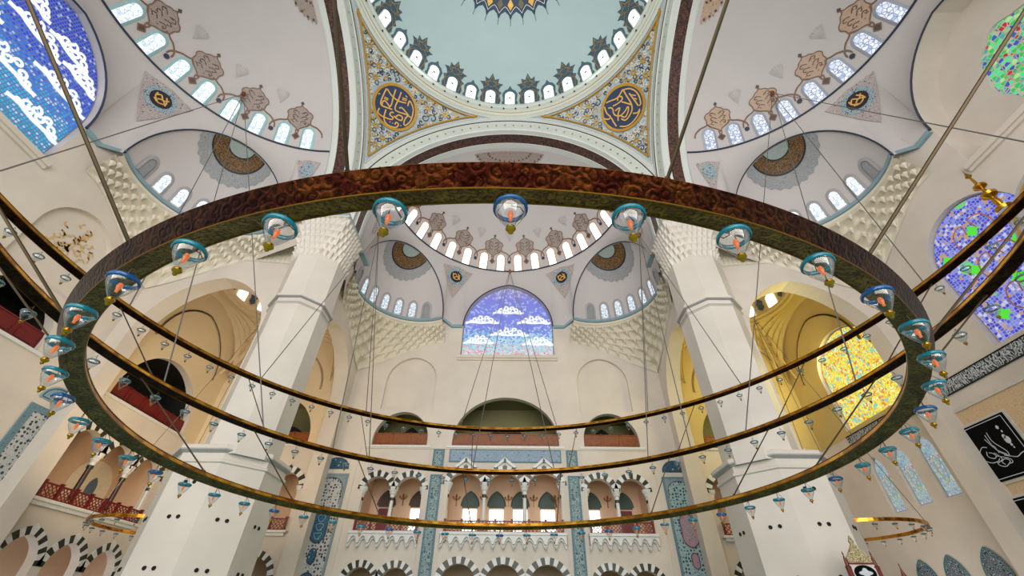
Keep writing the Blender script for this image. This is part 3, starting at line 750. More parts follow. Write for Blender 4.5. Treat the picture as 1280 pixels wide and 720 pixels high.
    # ---- exedra vaults
    for sg in (-1, 1):
        def E(s, n_, z): p = EC+tv*s+nv*n_; return Vector((p.x*(-sg) if sg > 0 else p.x, p.y, z))
        dmax = math.acos(dn/ER)
        def EX(dl, e, inset=0):
            r = (ER-inset)*cos(e); return E(r*sin(dl), r*cos(dl), EC.z+(EH-inset)*sin(e))
        def emax(dl): return math.acos(min(1, dn/(ER*max(.05, cos(dl)))))
        dq = lambda u: -dmax*.99999*cos(PI*u)
        mb = MB(); mb.grid(lambda u, v: EX(dq(u), v*emax(dq(u))), 64, 20, uvfn=lambda u, v: (u*14, v*9))
        xo = mb.build('ceiling', M_semi, smooth=True, rot=R_, kind='structure')
        cb = MB()      # blue-grey cornice and stone mouldings under it
        path = [E(ER*sin(d_), ER*cos(d_), 0) for d_ in seg(-dmax, dmax, 40)]
        def ringp(inset, z): return [E((ER-inset)*sin(d_), (ER-inset)*cos(d_), z) for d_ in seg(-dmax-.03, dmax+.03, 40)]
        cb.strip(ringp(0, 32.75), ringp(.3, 32.72)); cb.strip(ringp(.3, 32.72), ringp(.32, 32.35)); cb.strip(ringp(.32, 32.35), ringp(.1, 32.3))
        cb.build('blue_grey_cornice', M_teal, xo)
        cb = MB(); pr = [(.1, 32.3), (.28, 32.2), (.28, 31.95), (.1, 31.8), (.14, 31.45), (.0, 31.3)]
        for (i0, z0), (i1, z1) in zip(pr, pr[1:]): cb.strip(ringp(i0, z0), ringp(i1, z1))
        cb.build('stone_moulding', M_muq, xo, smooth=True)
        for i in range(7):
            dl = rad(-48+16*i)
            def fr(s, t, d, dl=dl): return EX(dl+s/ER, (t+.35)/8.2, .04+d)
            if i in (0, 6):
                fb = MB(); patch(fb, arch(.45, .1, 1.4, 1.95, 6), fr, .03, 0, .4); fb.strip([fr(x, y, .03) for x, y in arch(.68, .05, 1.5, 2.3, 7)], [fr(x, y, .1) for x, y in arch(.45, .1, 1.4, 1.95, 7)], 1)
                fb.build('blind_window', [M_exrose, M_greyst], xo)
                continue
            wb = MB(); patch(wb, arch(.42, .1, 1.5, 2.0, 6), fr, .08, 0, .4); wo = wb.build(winname(), M_glassPat if wk == 'N' else M_glassWhite, rot=R_, kind='structure')
            fb = MB(); fb.strip([fr(x, y, .02) for x, y in arch(.66, .05, 1.6, 2.35, 7)], [fr(x, y, .12) for x, y in arch(.42, .1, 1.5, 2.0, 7)]); fb.build('window_frame', M_greyst, wo)
        # rosette at the crown of the opening
        def frr(s, t, d):
            q = 1.0-(s/ER)**2-((dn+t)/ER)**2
            return E(s, dn+t, EC.z+(EH)*math.sqrt(max(q, .0))-.06-d)
        mb = MB()
        def half(r, sc=0, n=26): return [(r*cos(PI*i/n)*(1+(sc if i % 2 else 0)), max(0.03, r*.95*sin(PI*i/n)*(1+(sc if i % 2 else 0)))) for i in range(n+1)]
        patch(mb, half(3.3, .035), frr, .02, 0, .45); patch(mb, half(2.35), frr, .06, 1, .45); patch(mb, half(1.2), frr, .10, 2, .45)
        ribbon(mb, half(2.4), .12, frr, .12, 3, 1); ribbon(mb, half(1.22), .10, frr, .13, 3, 1)
        mb.build('painted_rosette', [M_exrose, M_exring, paint('grey_green_rosette', '94a09c'), paint('black_line', '1c1a20')], xo)
        # muqarnas squinch between the round rim and the square corner
        def wallpath(u):
            d_ = -dmax-.03+2*(dmax+.03)*u; q = E(ER*sin(d_), ER*cos(d_), 0); c = EC+tv*ER*sin(d_)*1.0+nv*ER*cos(d_)
            # push out radially from the exedra centre to the square walls
            dx, dy = c.x-EC.x, c.y-EC.y; k = 9
            if dx < -1e-6: k = min(k, (-LW+.02-EC.x)/dx)
            if dy > 1e-6: k = min(k, (D-.02-EC.y)/dy)
            k = max(1.0, k); k = min(k, 1.42)
            x, y = EC.x+dx*k, EC.y+dy*k
            return Vector((x if sg < 0 else -x, y, 0)), q
        NC = 15; NT_ = 5
        def muq(u, v):
            wp, q = wallpath(u); cr = 1-abs(2*u-1); zb = 29.2-4.6*max(0, cr-.12)**1.3; z = 31.4+(zb-31.4)*v
            tv_ = v*NT_; tier = min(NT_-1, int(tv_)); f = tv_-tier           # 0 top of tier, 1 bottom
            ph = u*NC+(.5 if tier % 2 else 0); rg = abs(cos(PI*ph))             # 1 on ridges
            prof = (1-f)**(1.1+9*(1-rg**.8))
            k = 1-(tier+1-prof)/NT_
            p = wp.lerp(q, min(1, .04+.96*k)); inw = Vector((0, 24, 0))-p; inw.z = 0; inw.normalize()
            p = p+inw*(.62*prof*(1-v*.45)); p.z = z; return p
        mb = MB(); mb.grid(muq, NC*10, NT_*8, uvfn=lambda u, v: (u*20, v*6))
        for ti in range(NT_):
            for q_ in range(NC+1):
                uu = (q_-(.5 if ti % 2 else 0))/NC
                if 0 < uu < 1:
                    pp = muq(uu, (ti+.001)/NT_); mb.lathe([(0, -.55), (.07, -.42), (.10, -.3), (.22, -.12), (.24, .05), (0, .1)], tuple(pp), 6)
        mb.build('muqarnas_squinch', M_muq, xo, smooth=False)
    # blue-grey cornice run beside the central window and along the pier
    cb = MB()
    for sg in (-1, 1):
        pp = [(sg*5.85, D, 31.7), (sg*7.2, D, 31.7), (sg*8.3, D-.25, 32.6)]
        for a, b in zip(pp, pp[1:]):
            a, b = Vector(a), Vector(b); cb.strip([a+Vector((0, -.25, .2)), b+Vector((0, -.25, .2))], [a+Vector((0, -.25, -.2)), b+Vector((0, -.25, -.2))])
            cb.strip([a+Vector((0, -.25, -.2)), b+Vector((0, -.25, -.2))], [a+Vector((0, .1, -.25)), b+Vector((0, .1, -.25))])
            cb.strip([a+Vector((0, -.25, .2)), b+Vector((0, -.25, .2))], [a+Vector((0, .1, .2)), b+Vector((0, .1, .2))])
        for z0, z1, ii in ((32.55, 33.0, .25),):
            cb.box(min(sg*15.35, sg*15.9), max(sg*15.35, sg*15.9), 19.5, 22.6, z0, z1)
    cb.build('blue_grey_cornice', M_teal, lo)
    # wall over the impost between pier and exedra
    mb = MB()
    for sg in (-1, 1): mb.strip([(sg*15.8, 19.4, 36.2), (sg*17.4, 24.0, 32.8)], [(sg*15.8, 19.4, 29), (sg*17.95, 24.5, 29)])
    mb.build('wall_upper', M_wall, rot=R_, kind='structure')
for wk in 'NWE': semidome(wk)

# ------------------------------------------------------------------ pierced walls
def wall_mesh(mb, outer, holes, fr, depth, mi=0, reveal_mi=0):
    mb.poly([outer]+holes, fr, 0, mi)
    for h in holes:
        mb.strip([fr(a, b, 0) for a, b in h], [fr(a, b, depth) for a, b in h], reveal_mi, closed=True)
def voussoirs(parent, arcs, fr, rot=0, wd=.55, prot=.05, n=13):
    mb = MB()
    for (w_, zs, zc, c) in arcs:
        A = archcurve(w_, zs, zc, 40, c); m_ = len(A)
        # outward offset
        O = []
        for i, p in enumerate(A):
            q0 = Vector(A[max(i-1, 0)]); q1 = Vector(A[min(i+1, m_-1)]); t = (q1-q0).normalized(); nn = Vector((t.y, -t.x)); O.append((p[0]+nn.x*wd, p[1]+nn.y*wd))
        O[m_//2] = (c, zc+wd*1.25)
        for k in range(n):
            i0 = round(k*(m_-1)/n); i1 = round((k+1)*(m_-1)/n)
            lp = [A[i] for i in range(i0, i1+1)]+[O[i] for i in range(i1, i0-1, -1)]
            mb.prism(lp, fr, -prot, .5, k % 2, False)
    return mb.build('striped_arch_stones', [M_vdark, M_white], parent, rot=rot) if rot else mb.build('striped_arch_stones', [M_vdark, M_white], parent)

ENTITY = {}
def wingpos(wk, p):
    a = ROT[wk]; return (p[0]*cos(a)-p[1]*sin(a), p[0]*sin(a)+p[1]*cos(a), p[2])

COLN = [0]
def column_proto():
    root = empty('marble_column', label='x', category='column')
    mb = MB(); mb.lathe([(.0, 0), (.3, 0), (.3, .18), (.24, .24), (.27, .32), (.2, .38)], n=16); mb.build('base', M_white, root, smooth=True)
    mb = MB(); mb.lathe([(.19, .38), (.185, 1.5), (.17, 2.7)], n=16); sh = mb.build('shaft', M_white, root, smooth=True)
    mb = MB(); mb.lathe([(.17, 2.7), (.23, 2.72), (.23, 2.95), (.2, 2.97)], n=16); mb.build('dark_neck_band', M_vdark, root, smooth=True)
    mb = MB(); mb.lathe([(.2, 2.97), (.24, 3.1), (.22, 3.2), (.34, 3.35), (.32, 3.45), (.46, 3.65), (.5, 3.9), (.0, 3.9)], n=16); mb.build('capital', M_white, root, smooth=True)
    return root
COLP = column_proto(); COLUSED = [False]
def column(wk, x, y, z, h, label, dark=False):
    if not COLUSED[0]: c = COLP; COLUSED[0] = True
    else: c = copy_tree(COLP)
    c.location = wingpos(wk, (x, y, z)); c.scale = (1, 1, h/3.9); c.rotation_euler[2] = ROT[wk]; c['label'] = label; c['group'] = 'gallery columns'
    if dark:
        for ch in c.children:
            if ch.name.startswith('shaft'):
                ch.data = DARKSHAFT
    return c
ds = MB(); ds.lathe([(.19, .38), (.185, 1.5), (.17, 2.7)], n=16); _t = ds.build('shaft', paint('dark_brown_marble', '3a2620', .3), smooth=True); DARKSHAFT = _t.data; bpy.data.objects.remove(_t)

def railing(wk, x0, x1, y, z, label, h=1.0, group='carved gallery railings'):
    root = empty('gallery_railing', wingpos(wk, ((x0+x1)/2, y, z)), ROT[wk], label=label, category='railing', group=group)
    n = max(1, round((x1-x0)/1.5)); L = x1-x0
    for i in range(n+1):
        mb = MB(); xx = -L/2+L*i/n; mb.box(xx-.09, xx+.09, -.09, .09, 0, h+.05); mb.box(xx-.12, xx+.12, -.12, .12, h+.05, h+.12); mb.build('post', M_redwood, root)
    for i in range(n):
        mb = MB(); a, b = -L/2+L*i/n+.09, -L/2+L*(i+1)/n-.09
        mb.poly([[(a, .12), (b, .12), (b, h-.1), (a, h-.1)]], frN(0), -.02); mb.poly([[(a, .12), (b, .12), (b, h-.1), (a, h-.1)]], frN(0), .02); mb.build('pierced_panel', M_lattice, root)
    mb = MB(); mb.box(-L/2, L/2, -.06, .06, h-.1, h); mb.box(-L/2, L/2, -.06, .06, 0, .12); mb.build('handrail', M_redwood, root)

def balcony_cresting(wk, x0, x1, z, y):
    mb = MB(); mb.box(x0-.25, x1+.25, y-.75, y+.3, z-.22, z); L = x1-x0+.4; n = max(3, round(L/.95))
    for i in range(n):
        a = x0-.2+L*i/n; b = x0-.2+L*(i+1)/n; c = (a+b)/2
        # pointed corbel niche with pendants
        lp = [(a, z-.22), (b, z-.22), (b, z-.95), (b-.1, z-.92), (b-.16, z-.75), (c+.18, z-.5), (c, z-.38), (c-.18, z-.5), (a+.16, z-.75), (a+.1, z-.92), (a, z-.95)]
        mb.prism(lp, frN(y), -.62, 0, 0)
        lp = [(a, z-.22), (b, z-.22), (b, z-1.25), (b-.1, z-1.22), (b-.17, z-1.0), (c+.2, z-.72), (c, z-.58), (c-.2, z-.72), (a+.17, z-1.0), (a+.1, z-1.22), (a, z-1.25)]
        mb.prism(lp, frN(y), -.3, 0, 0)
        mb.lathe([(.02, -.25), (.1, -.12), (.12, 0)], (a, y-.5, z-1.1), 8)
    mb.build('balcony_corbels', M_white, WALL[wk])

def sconce(wk, x, y, z):
    mb = MB(); mb.box(-.05, .05, -.02, .04, -.6, .4); mb.tube([(-.35, -.2, .18), (-.2, -.25, .05), (0, -.1, 0), (.2, -.25, .05), (.35, -.2, .18)], .04, 6)
    mb.lathe([(0, -.05), (.07, 0), (.1, .18), (.06, .36), (0, .4)], (0, -.25, .15), 8)
    for sx in (-.35, .35): mb.lathe([(0, 0), (.06, .03), (.08, .14), (0, .2)], (sx, -.2, .16), 8)
    return mb

WALL = {}
def wall_window(wk, w_, z0, zs, zc, c, depth, glass, extras=None, name=None):
    """stained glass set back in its arched opening (opening already cut in the wall)"""
    mb = MB(); lp = arch(w_, z0, zs, zc, 14, c); mb.poly([lp], frN(D), depth, 0, (c, 0))
    wo = mb.build(winname(), glass, rot=ROT[wk], kind='structure')
    fb = MB(); A = arch(w_, z0, zs, zc, 14, c); B = arch(w_-.09, z0+.09, zs, zc-.1, 14, c); 
    fb.strip([frN(D)(a, b, depth-.02) for a, b in A], [frN(D)(a, b, depth-.1) for a, b in B], closed=True); fb.build('window_frame', M_greyst, wo)
    return wo
def cloud(mb, cx, cz, L, fr, d):
    """scrolled cloud of white glass"""
    L *= 1.2
    ribbon(mb, [(cx-L*1.15, cz-.28), (cx-L*.7, cz-.12), (cx-L*.4, cz-.2), (cx, cz-.26), (cx+L*.5, cz-.18), (cx+L*.8, cz-.3), (cx+L*1.15, cz-.2)], .32, fr, d)
    for k, (ox, oz, r) in enumerate(((-.78, -.02, .2), (-.52, .22, .3), (-.2, .52, .34), (.08, .25, .3), (.3, .58, .28), (.55, .25, .3), (.82, .02, .2), (-.28, .02, .24))):
        x, z = cx+ox*L, cz+oz; sg = 1 if k % 2 else -1
        ribbon(mb, [(x+r*(1.1-.09*i)*cos(sg*i*.85+k), z+r*(1.1-.09*i)*sin(sg*i*.85+k)) for i in range(9)], .22, fr, d+.01*(k % 3), 0, 3)
BLIND = (2.95, 20.5, 24.0, 27.1)
def wing_walls(wk):
    R_ = ROT[wk]; wm = M_wallE if wk == 'E' else M_wall
    lo, hi = {'N': (-D, D), 'W': (-17, D), 'E': (-D, 17)}[wk]
    sides = {'N': (-1, 1), 'W': (1,), 'E': (-1,)}[wk]      # corner bays that exist
    fr = frN(D)
    outer = [(lo, 0), (hi, 0), (hi, 34), (LW, 34), (LW, 32.4), (5.8, 32.4)]
    outer = [(lo, 0), (hi, 0)]+([(hi, 34), (LW, 34), (LW, 33.6)] if 1 in sides else [(hi, 33.6)])
    wz0 = 27.4
    outer += [(7.5, 33.6), (7.5, 32.3), (5.8, 32.0), (5.8, wz0), (-5.8, wz0), (-5.8, 32.0), (-7.5, 32.3), (-7.5, 33.6)]
    outer += [(-LW, 33.6), (-LW, 34), (lo, 34)] if -1 in sides else [(lo, 33.6)]
    holes = []; bal = []; gal = []; low = []
    if wk != 'E':
        bal = [(5.7, 16.5, 17.0, 22.0, 0)]+[(2.95, 16.5, 17.2, 20.2, s*11.3) for s in (-1, 1)]+[(4.9, 16.5, 17.0, 22.0, s*26.0) for s in sides]
        holes += [arch(*b[:4], 12, b[4]) for b in bal]
        holes += [arch(BLIND[0], BLIND[1], BLIND[2], BLIND[3], 12, s*11.2) for s in (-1, 1)]
    else:
        holes += [arch(3.6, 16.6, 22.5, 26.2, 12, s*9.1) for s in (-1, 1)]+[arch(4.0, 16.7, 22.0, 25.4, 12, -24.6)]
    if wk == 'N':
        gal = [(1.6, 12.7, 13.9, c) for c in (-4.0, 0, 4.0)]; gs = [(1.3, 12.2, 13.4, c) for s in (-1, 1) for c in (s*9.45, s*12.75)]
        gb = [(1.45, 12.2, 13.7, s*c) for s in (-1, 1) for c in (22.0, 25.6, 29.2)]
        groups = [(8.5, [g for g in gal]), (8.5, [g for g in gs if g[3] < 0]), (8.5, [g for g in gs if g[3] > 0]), (8.5, [g for g in gb if g[3] < 0]), (8.5, [g for g in gb if g[3] > 0])]
        low = [(1.6, 4.6, 6.1, c) for c in (-4, 0, 4)]+[(1.25, 4.6, 5.75, s*c) for s in (-1, 1) for c in (9.6, 12.75)]+[(1.45, 4.7, 6.4, s*c) for s in (-1, 1) for c in (22.3, 26, 29.7)]
    elif wk == 'W':
        groups = [(8.5, [(1.45, 12.2, 13.7, c) for c in (22.0, 25.6, 29.2)])]
        low = [(1.45, 4.7, 6.4, c) for c in (22.3, 26, 29.7)]
    else: groups = []; low = []
    for zf, gr in groups:
        gr.sort(key=lambda g: g[3]); first, last = gr[0], gr[-1]
        loop = [(last[3]+last[0], zf)]
        for g in gr[::-1]: loop += archcurve(g[0], g[1], g[2], 10, g[3])
        loop += [(first[3]-first[0], zf)]
        holes.append(loop)
    if low:
        for g in low: holes.append([(g[3]+g[0], .05)]+archcurve(g[0], g[1], g[2], 10, g[3])+[(g[3]-g[0], .05)])
    if wk == 'E':
        for c in (-27.3, -24.6, -21.9): holes.append(arch(.78, 9.5, 12.6, 13.9, 8, c))
    mb = MB(); wall_mesh(mb, outer, holes, fr, .7)
    wn = {'N': 'wall_north', 'W': 'wall_west', 'E': 'wall_east'}[wk]
    WALL[wk] = W_ = mb.build(wn, wm, rot=R_, kind='structure')
    mb = MB()   # big window reveal
    dep = 2.2 if wk == 'E' else .8
    cw = arch(5.8, wz0, 31.8, 38.7, 14); mb.strip([fr(a, b, 0) for a, b in cw], [fr(a, b, dep) for a, b in cw], closed=True)
    mb.build('window_reveal', M_semi if wk != 'E' else wm, W_)
    # ledge under the big window
    mb = MB(); mb.box(-6.1, 6.1, D-.35, D+.6, 27.0, 27.4); mb.box(-6.1, 6.1, D-.2, D, 26.75, 27.0); mb.build('window_ledge', wm, W_)
    # big window
    if wk != 'E':
        wo = wall_window(wk, 5.8, wz0, 31.8, 38.7, 0, .7, M_glassN if wk == 'N' else M_glassW)
        cb = MB(); f2 = frN(D+.62)
        cs = [(0, 34.6, 1.5), (-3.4, 33.0, 1.6), (3.4, 33.0, 1.6), (.2, 31.1, 1.9), (-3.7, 29.9, 1.4), (3.9, 29.7, 1.5)]
        if wk == 'W': cs += [(-1.8, 36.2, 1.2), (1.9, 35.9, 1.3), (3.5, 35.0, 1.1)]
        for cx, cz, L in cs: cloud(cb, cx, cz, L, f2, 0)
        cb.build('white_glass_clouds', M_cloud, wo)
    else:
        mb = MB(); lp = arch(5.8, wz0, 31.8, 38.7, 14); hole = []
        n = 48
        for i in range(n):
            a = 2*PI*i/n; k = 1+.035*cos(8*a); hole.append((2.7*k*cos(a), 31.7+3.75*k*sin(a)*(1 if sin(a) < 0 else 1)))
        mb.poly([lp, hole], frN(D), dep); mb.strip([frN(D)(a, b, dep) for a, b in hole], [frN(D)(a, b, dep+.3) for a, b in hole], closed=True)
        mb.build('window_reveal', wm, W_)
        gb = MB(); gb.poly([[(a*1.01, 31.7+(b-31.7)*1.01) for a, b in hole]], frN(D), dep+.2, 0, (0, 31.7)); wo = gb.build(winname(), M_glassRound, rot=R_, kind='structure')
        lb = MB()
        for k in (.35, .68): ribbon(lb, [(a*k, 31.7+(b-31.7)*k) for a, b in hole], .07, frN(D), dep+.15, 0, 1, True)
        for i in range(0, n, 6): a = hole[i]; ribbon(lb, [(0, 31.7), ((a[0])*.5, 31.7+(a[1]-31.7)*.5), a], .05, frN(D), dep+.14)
        lb.build('glazing_bars', paint('pale_glazing_bars', 'c0b8a0'), wo)
    # blind arch back plates, rooms behind balconies and galleries
    mb = MB()
    if wk != 'E':
        for s in (-1, 1): mb.poly([arch(*BLIND, 12, s*11.2)], fr, .4)
        bp = mb.build('blind_arch_panel', wm, W_)
        if wk == 'W':
            random.seed(11); gb = MB()
            for i in range(46):
                a = random.uniform(0, 6.28); r = random.uniform(.1, 1.55); x, z = 11.2+r*cos(a)*1.1, 24.2+r*sin(a)*1.25; q = random.uniform(0, 6)
                ribbon(gb, [(x+.26*cos(q), z+.26*sin(q)), (x+.1*cos(q+1.5), z+.14*sin(q+1.5)), (x-.25*cos(q+.4), z-.25*sin(q+.4)), (x-.3*cos(q-.6), z-.1*sin(q))], .10, fr, .36, 0, 3)
            gb.build('gilded_inscription', paint('pale_gilding', 'd8b070'), W_)
        for (w_, z0, zs, zc, c) in bal:
            rb = MB(); x0, x1, y1 = c-w_-.4, c+w_+.4, D+4.5
            rb.grid(lambda u, v: (x0+(x1-x0)*u, D+.7+3.8*v, z0), 1, 1, 0); rb.grid(lambda u, v: (x0+(x1-x0)*u, y1, z0+(zc+.4-z0)*v), 1, 1)
            for xx in (x0, x1): rb.grid(lambda u, v: (xx, D+.7+3.8*u, z0+(zc+.4-z0)*v), 1, 1)
            rb.grid(lambda u, v: (x0+(x1-x0)*u, D+.7+3.8*v, zc+.4), 1, 1)
            # darker inner arch door at the back
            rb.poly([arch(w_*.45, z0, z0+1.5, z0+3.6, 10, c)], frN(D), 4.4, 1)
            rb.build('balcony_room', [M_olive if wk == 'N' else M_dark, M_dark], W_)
            root = empty('balcony_parapet', wingpos(wk, (c, D+.45, z0)), R_, category='parapet', group='wooden balcony parapets')
            pos = {0: 'broad middle arch'}.get(c, ('side arch left of the middle one' if c < 0 else 'side arch right of the middle one') if abs(c) < 15 else ('corner arch at the left' if c < 0 else 'corner arch at the right'))
            tint = 'orange-brown' if wk == 'N' else 'deep red'
            root['label'] = '%s wooden parapet in the upper %s, %s wall' % (tint, pos, NAMEW[wk])
            pm = M_wood if wk == 'N' else M_redwood; hgt = 1.45; n = max(2, round(2*w_/1.9))
            for i in range(n):
                pb = MB(); a = -w_+2*w_*i/n; b = -w_+2*w_*(i+1)/n; pb.box(a+.06, b-.06, -.05, .05, 0.1, hgt-.1); pb.box(a+.3, b-.3, -.1, -.05, .35, hgt-.35); pb.build('panel', pm, root)
            for i in range(n+1):
                pb = MB(); a = -w_+2*w_*i/n; pb.box(a-.08, a+.08, -.1, .1, 0, hgt+(.0 if i in (0, n) else .08)); pb.build('post', pm, root)
            pb = MB(); pb.box(-w_, w_, -.1, .1, hgt-.1, hgt); pb.build('top_rail', pm, root)
            sb = MB(); sb.box(c-w_-.5, c+w_+.5, D-.18, D+.3, z0-.22, z0); sb.build('balcony_sill', M_white, W_)
    for zf, gr in groups:
        a, b = gr[0], gr[-1]; x0, x1 = a[3]-a[0]-.3, b[3]+b[0]+.3; zc = 14.9; y1 = D+4.2; small = len(gr) == 2; bay = abs(gr[0][3]) > 15
        corner_n = wk == 'N' and bay
        rb = MB()
        rb.grid(lambda u, v: (x0+(x1-x0)*u, D+.7+(y1-D-.7)*v, zf), 1, 1)
        rb.grid(lambda u, v: (x0+(x1-x0)*u, y1, zf+(zc-zf)*v), 1, 1)
        for xx in (x0, x1): rb.grid(lambda u, v: (xx, D+.7+(y1-D-.7)*u, zf+(zc-zf)*v), 1, 1)
        rb.grid(lambda u, v: (x0+(x1-x0)*u, D+.7+(y1-D-.7)*v, zc), 1, 1)
        rb.build('gallery_room', M_room, W_)
        cx = (x0+x1)/2; where = ('the middle far gallery' if abs(cx) < 3 else 'the %s far gallery' % ('left' if cx < 0 else 'right')) if wk == 'N' and not bay else ('the gallery behind the %s pier' % ('left' if cx < 0 else 'right') if wk == 'N' else 'the left wall gallery')
        # windows and doors at the back
        if not bay:
            ws = (-3.7, -.9, 1.6, 4.5) if not small else ((-12.6, -9.2) if cx < 0 else (9.2, 12.6))
            for k, wx in enumerate(ws):
                fb = frN(y1-.05); ub = MB(); ub.poly([arch(.85, 11.45, 11.6, 12.9, 8, wx)], fb, 0); ub.strip([fb(p, q, -.05) for p, q in archcurve(.85, 11.6, 12.9, 8, wx)], [fb(p, q, -.12) for p, q in archcurve(1.0, 11.6, 13.1, 8, wx)])
                dn_ = ub.build(winname(), paint('dark_green_fanlight', '3c544c') if not (small and cx < 0) else paint('brown_fanlight', '4a342c'), rot=R_, kind='structure')
                lb = MB(); lit = (not small) or (k == (1 if cx < 0 else 0))
                hw_ = .72
                if lit:
                    lb.poly([[(wx+hw_, zf+.2), (wx+hw_, 11.3), (wx-hw_, 11.3), (wx-hw_, zf+.2)]], fb, -.02)
                    lb.build('lower_pane', M_glassHot, dn_)
                    gb = MB()
                    for q in (-.36, 0, .36): gb.box(wx+q-.02, wx+q+.02, y1-.12, y1-.08, zf+.2, 11.3)
                    for q in (9.2, 9.9, 10.6): gb.box(wx-hw_, wx+hw_, y1-.12, y1-.08, q-.02, q+.02)
                    gb.build('glazing_bars', M_white, dn_)
                else:
                    lb.box(wx-hw_, wx+hw_, y1-.12, y1-.03, zf, 11.3); lb.build('door_leaf', M_redwood, dn_)
            sx = [-5.2, -2.3, .35, 3.05, 5.3] if not small else [(-10.9) if cx < 0 else 10.9]
            for k, x_ in enumerate(sx):
                so = sconce(wk, 0, 0, 0).build('wall_sconce', paint('dull_brass_sconce', '9a6420', .4, .6), rot=R_, loc=wingpos(wk, (x_, y1-.06, 12.2)), category='wall sconce', group='gilded sconces in the galleries')
                so['label'] = 'small gilded wall sconce in %s%s' % (where, (', %s from the left' % ['first', 'second', 'third', 'fourth', 'fifth'][k]) if len(sx) > 1 else '')
        else:
            fb = frN(y1-.05)
            if wk == 'W':
                ub = MB(); ub.poly([arch(2.2, 9.9, 11.3, 13.2, 10, 28.6)], fb, 0); wo = ub.build(winname(), paint('bright_cream_niche', 'f0e4cc'), rot=R_, kind='structure')
                ub = MB(); ub.poly([arch(.5, 10.4, 11.0, 11.9, 6, 28.9)], fb, -.05); ub.build('blue_pointed_tile', paint('slate_blue_tile', '5c7488'), wo)
        # columns
        cols = [(gr[i][3]+gr[i+1][3])/2 for i in range(len(gr)-1)]+[gr[0][3]-gr[0][0]-.12, gr[-1][3]+gr[-1][0]+.12]
        cols = sorted(cols)
        for k, cxx in enumerate(cols):
            half = cxx == cols[0] or cxx == cols[-1]
            column(wk, cxx, D+.35, zf, gr[0][1]-zf+.25, 'slim %s gallery column, %s from left in %s' % ('dark brown' if (wk == 'W' and not half) else 'white marble', ['first', 'second', 'third', 'fourth'][k], where), dark=(wk == 'W' and not half))
        railing(wk, x0+.35, x1-.35, D-.25, zf, 'red-brown pierced railing across %s' % where)
        balcony_cresting(wk, x0+.3, x1-.3, zf, D) if wk == 'N' and not bay else None
        if wk != 'N' or bay:
            sb = MB(); sb.box(x0, x1, D-.5, D+.2, zf-.2, zf); sb.box(x0+.2, x1-.2, D-.3, D+.2, zf-.45, zf-.2); sb.build('balcony_sill', M_white, W_)
        voussoirs(W_, [(g[0], g[1], g[2], g[3]) for g in gr], fr, wd=.62 if len(gr) > 2 else .55)
    if low:
        voussoirs(W_, low, fr, wd=.55, n=15)
        rb = MB(); rb.grid(lambda u, v: (lo+(hi-lo)*u, D+5, 8.2*v), 1, 1); rb.grid(lambda u, v: (lo+(hi-lo)*u, D+.7+4.3*v, 8.0), 1, 1); 
        if 1 in sides: rb.grid(lambda u, v: (hi-.02, D+.5+4.5*u, 8.2*v), 1, 1)
        if -1 in sides: rb.grid(lambda u, v: (lo+.02, D+.5+4.5*u, 8.2*v), 1, 1)
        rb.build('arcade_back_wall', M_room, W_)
    return W_
for wk in 'NWE': wing_walls(wk)

# ---- lateral walls between piers and outer walls, and corner bays
def lateral_walls():
    hole = lambda s: [(s*26.3+5.5, .05)]+archcurve(5.5, 20.4, 26.7, 16, s*26.3)+[(s*26.3-5.5, .05)]
    for s in (-1, 1):
        # wall facing the middle of the hall, seen sideways in the far wing
        for ax in (0, 1):
            mb = MB()
            if ax == 0: f0 = lambda a, b, d, s=s: (s*(LW+d), a, b); o_ = [(19.2, 0), (D, 0), (D, 31.6), (19.2, 31.6)]; h = hole(1)
            else: f0 = lambda a, b, d, s=s: (s*a, LW+d, b); o_ = [(19.2, 0), (D, 0), (D, 31.6), (19.2, 31.6)]; h = hole(1)
            mb.poly([o_, h], f0, 0); mb.poly([o_, h], f0, LW2-LW)
            mb.strip([f0(a, b, 0) for a, b in h], [f0(a, b, LW2-LW) for a, b in h], 0, closed=True)
            mb.build('wall_%s_%s' % ('corner', 'west' if s < 0 else 'east'), M_wall, kind='structure')
            if ax == 0: f1 = lambda a, b, d, s=s: (s*(LW+d), a, b)
        bayvault(s)
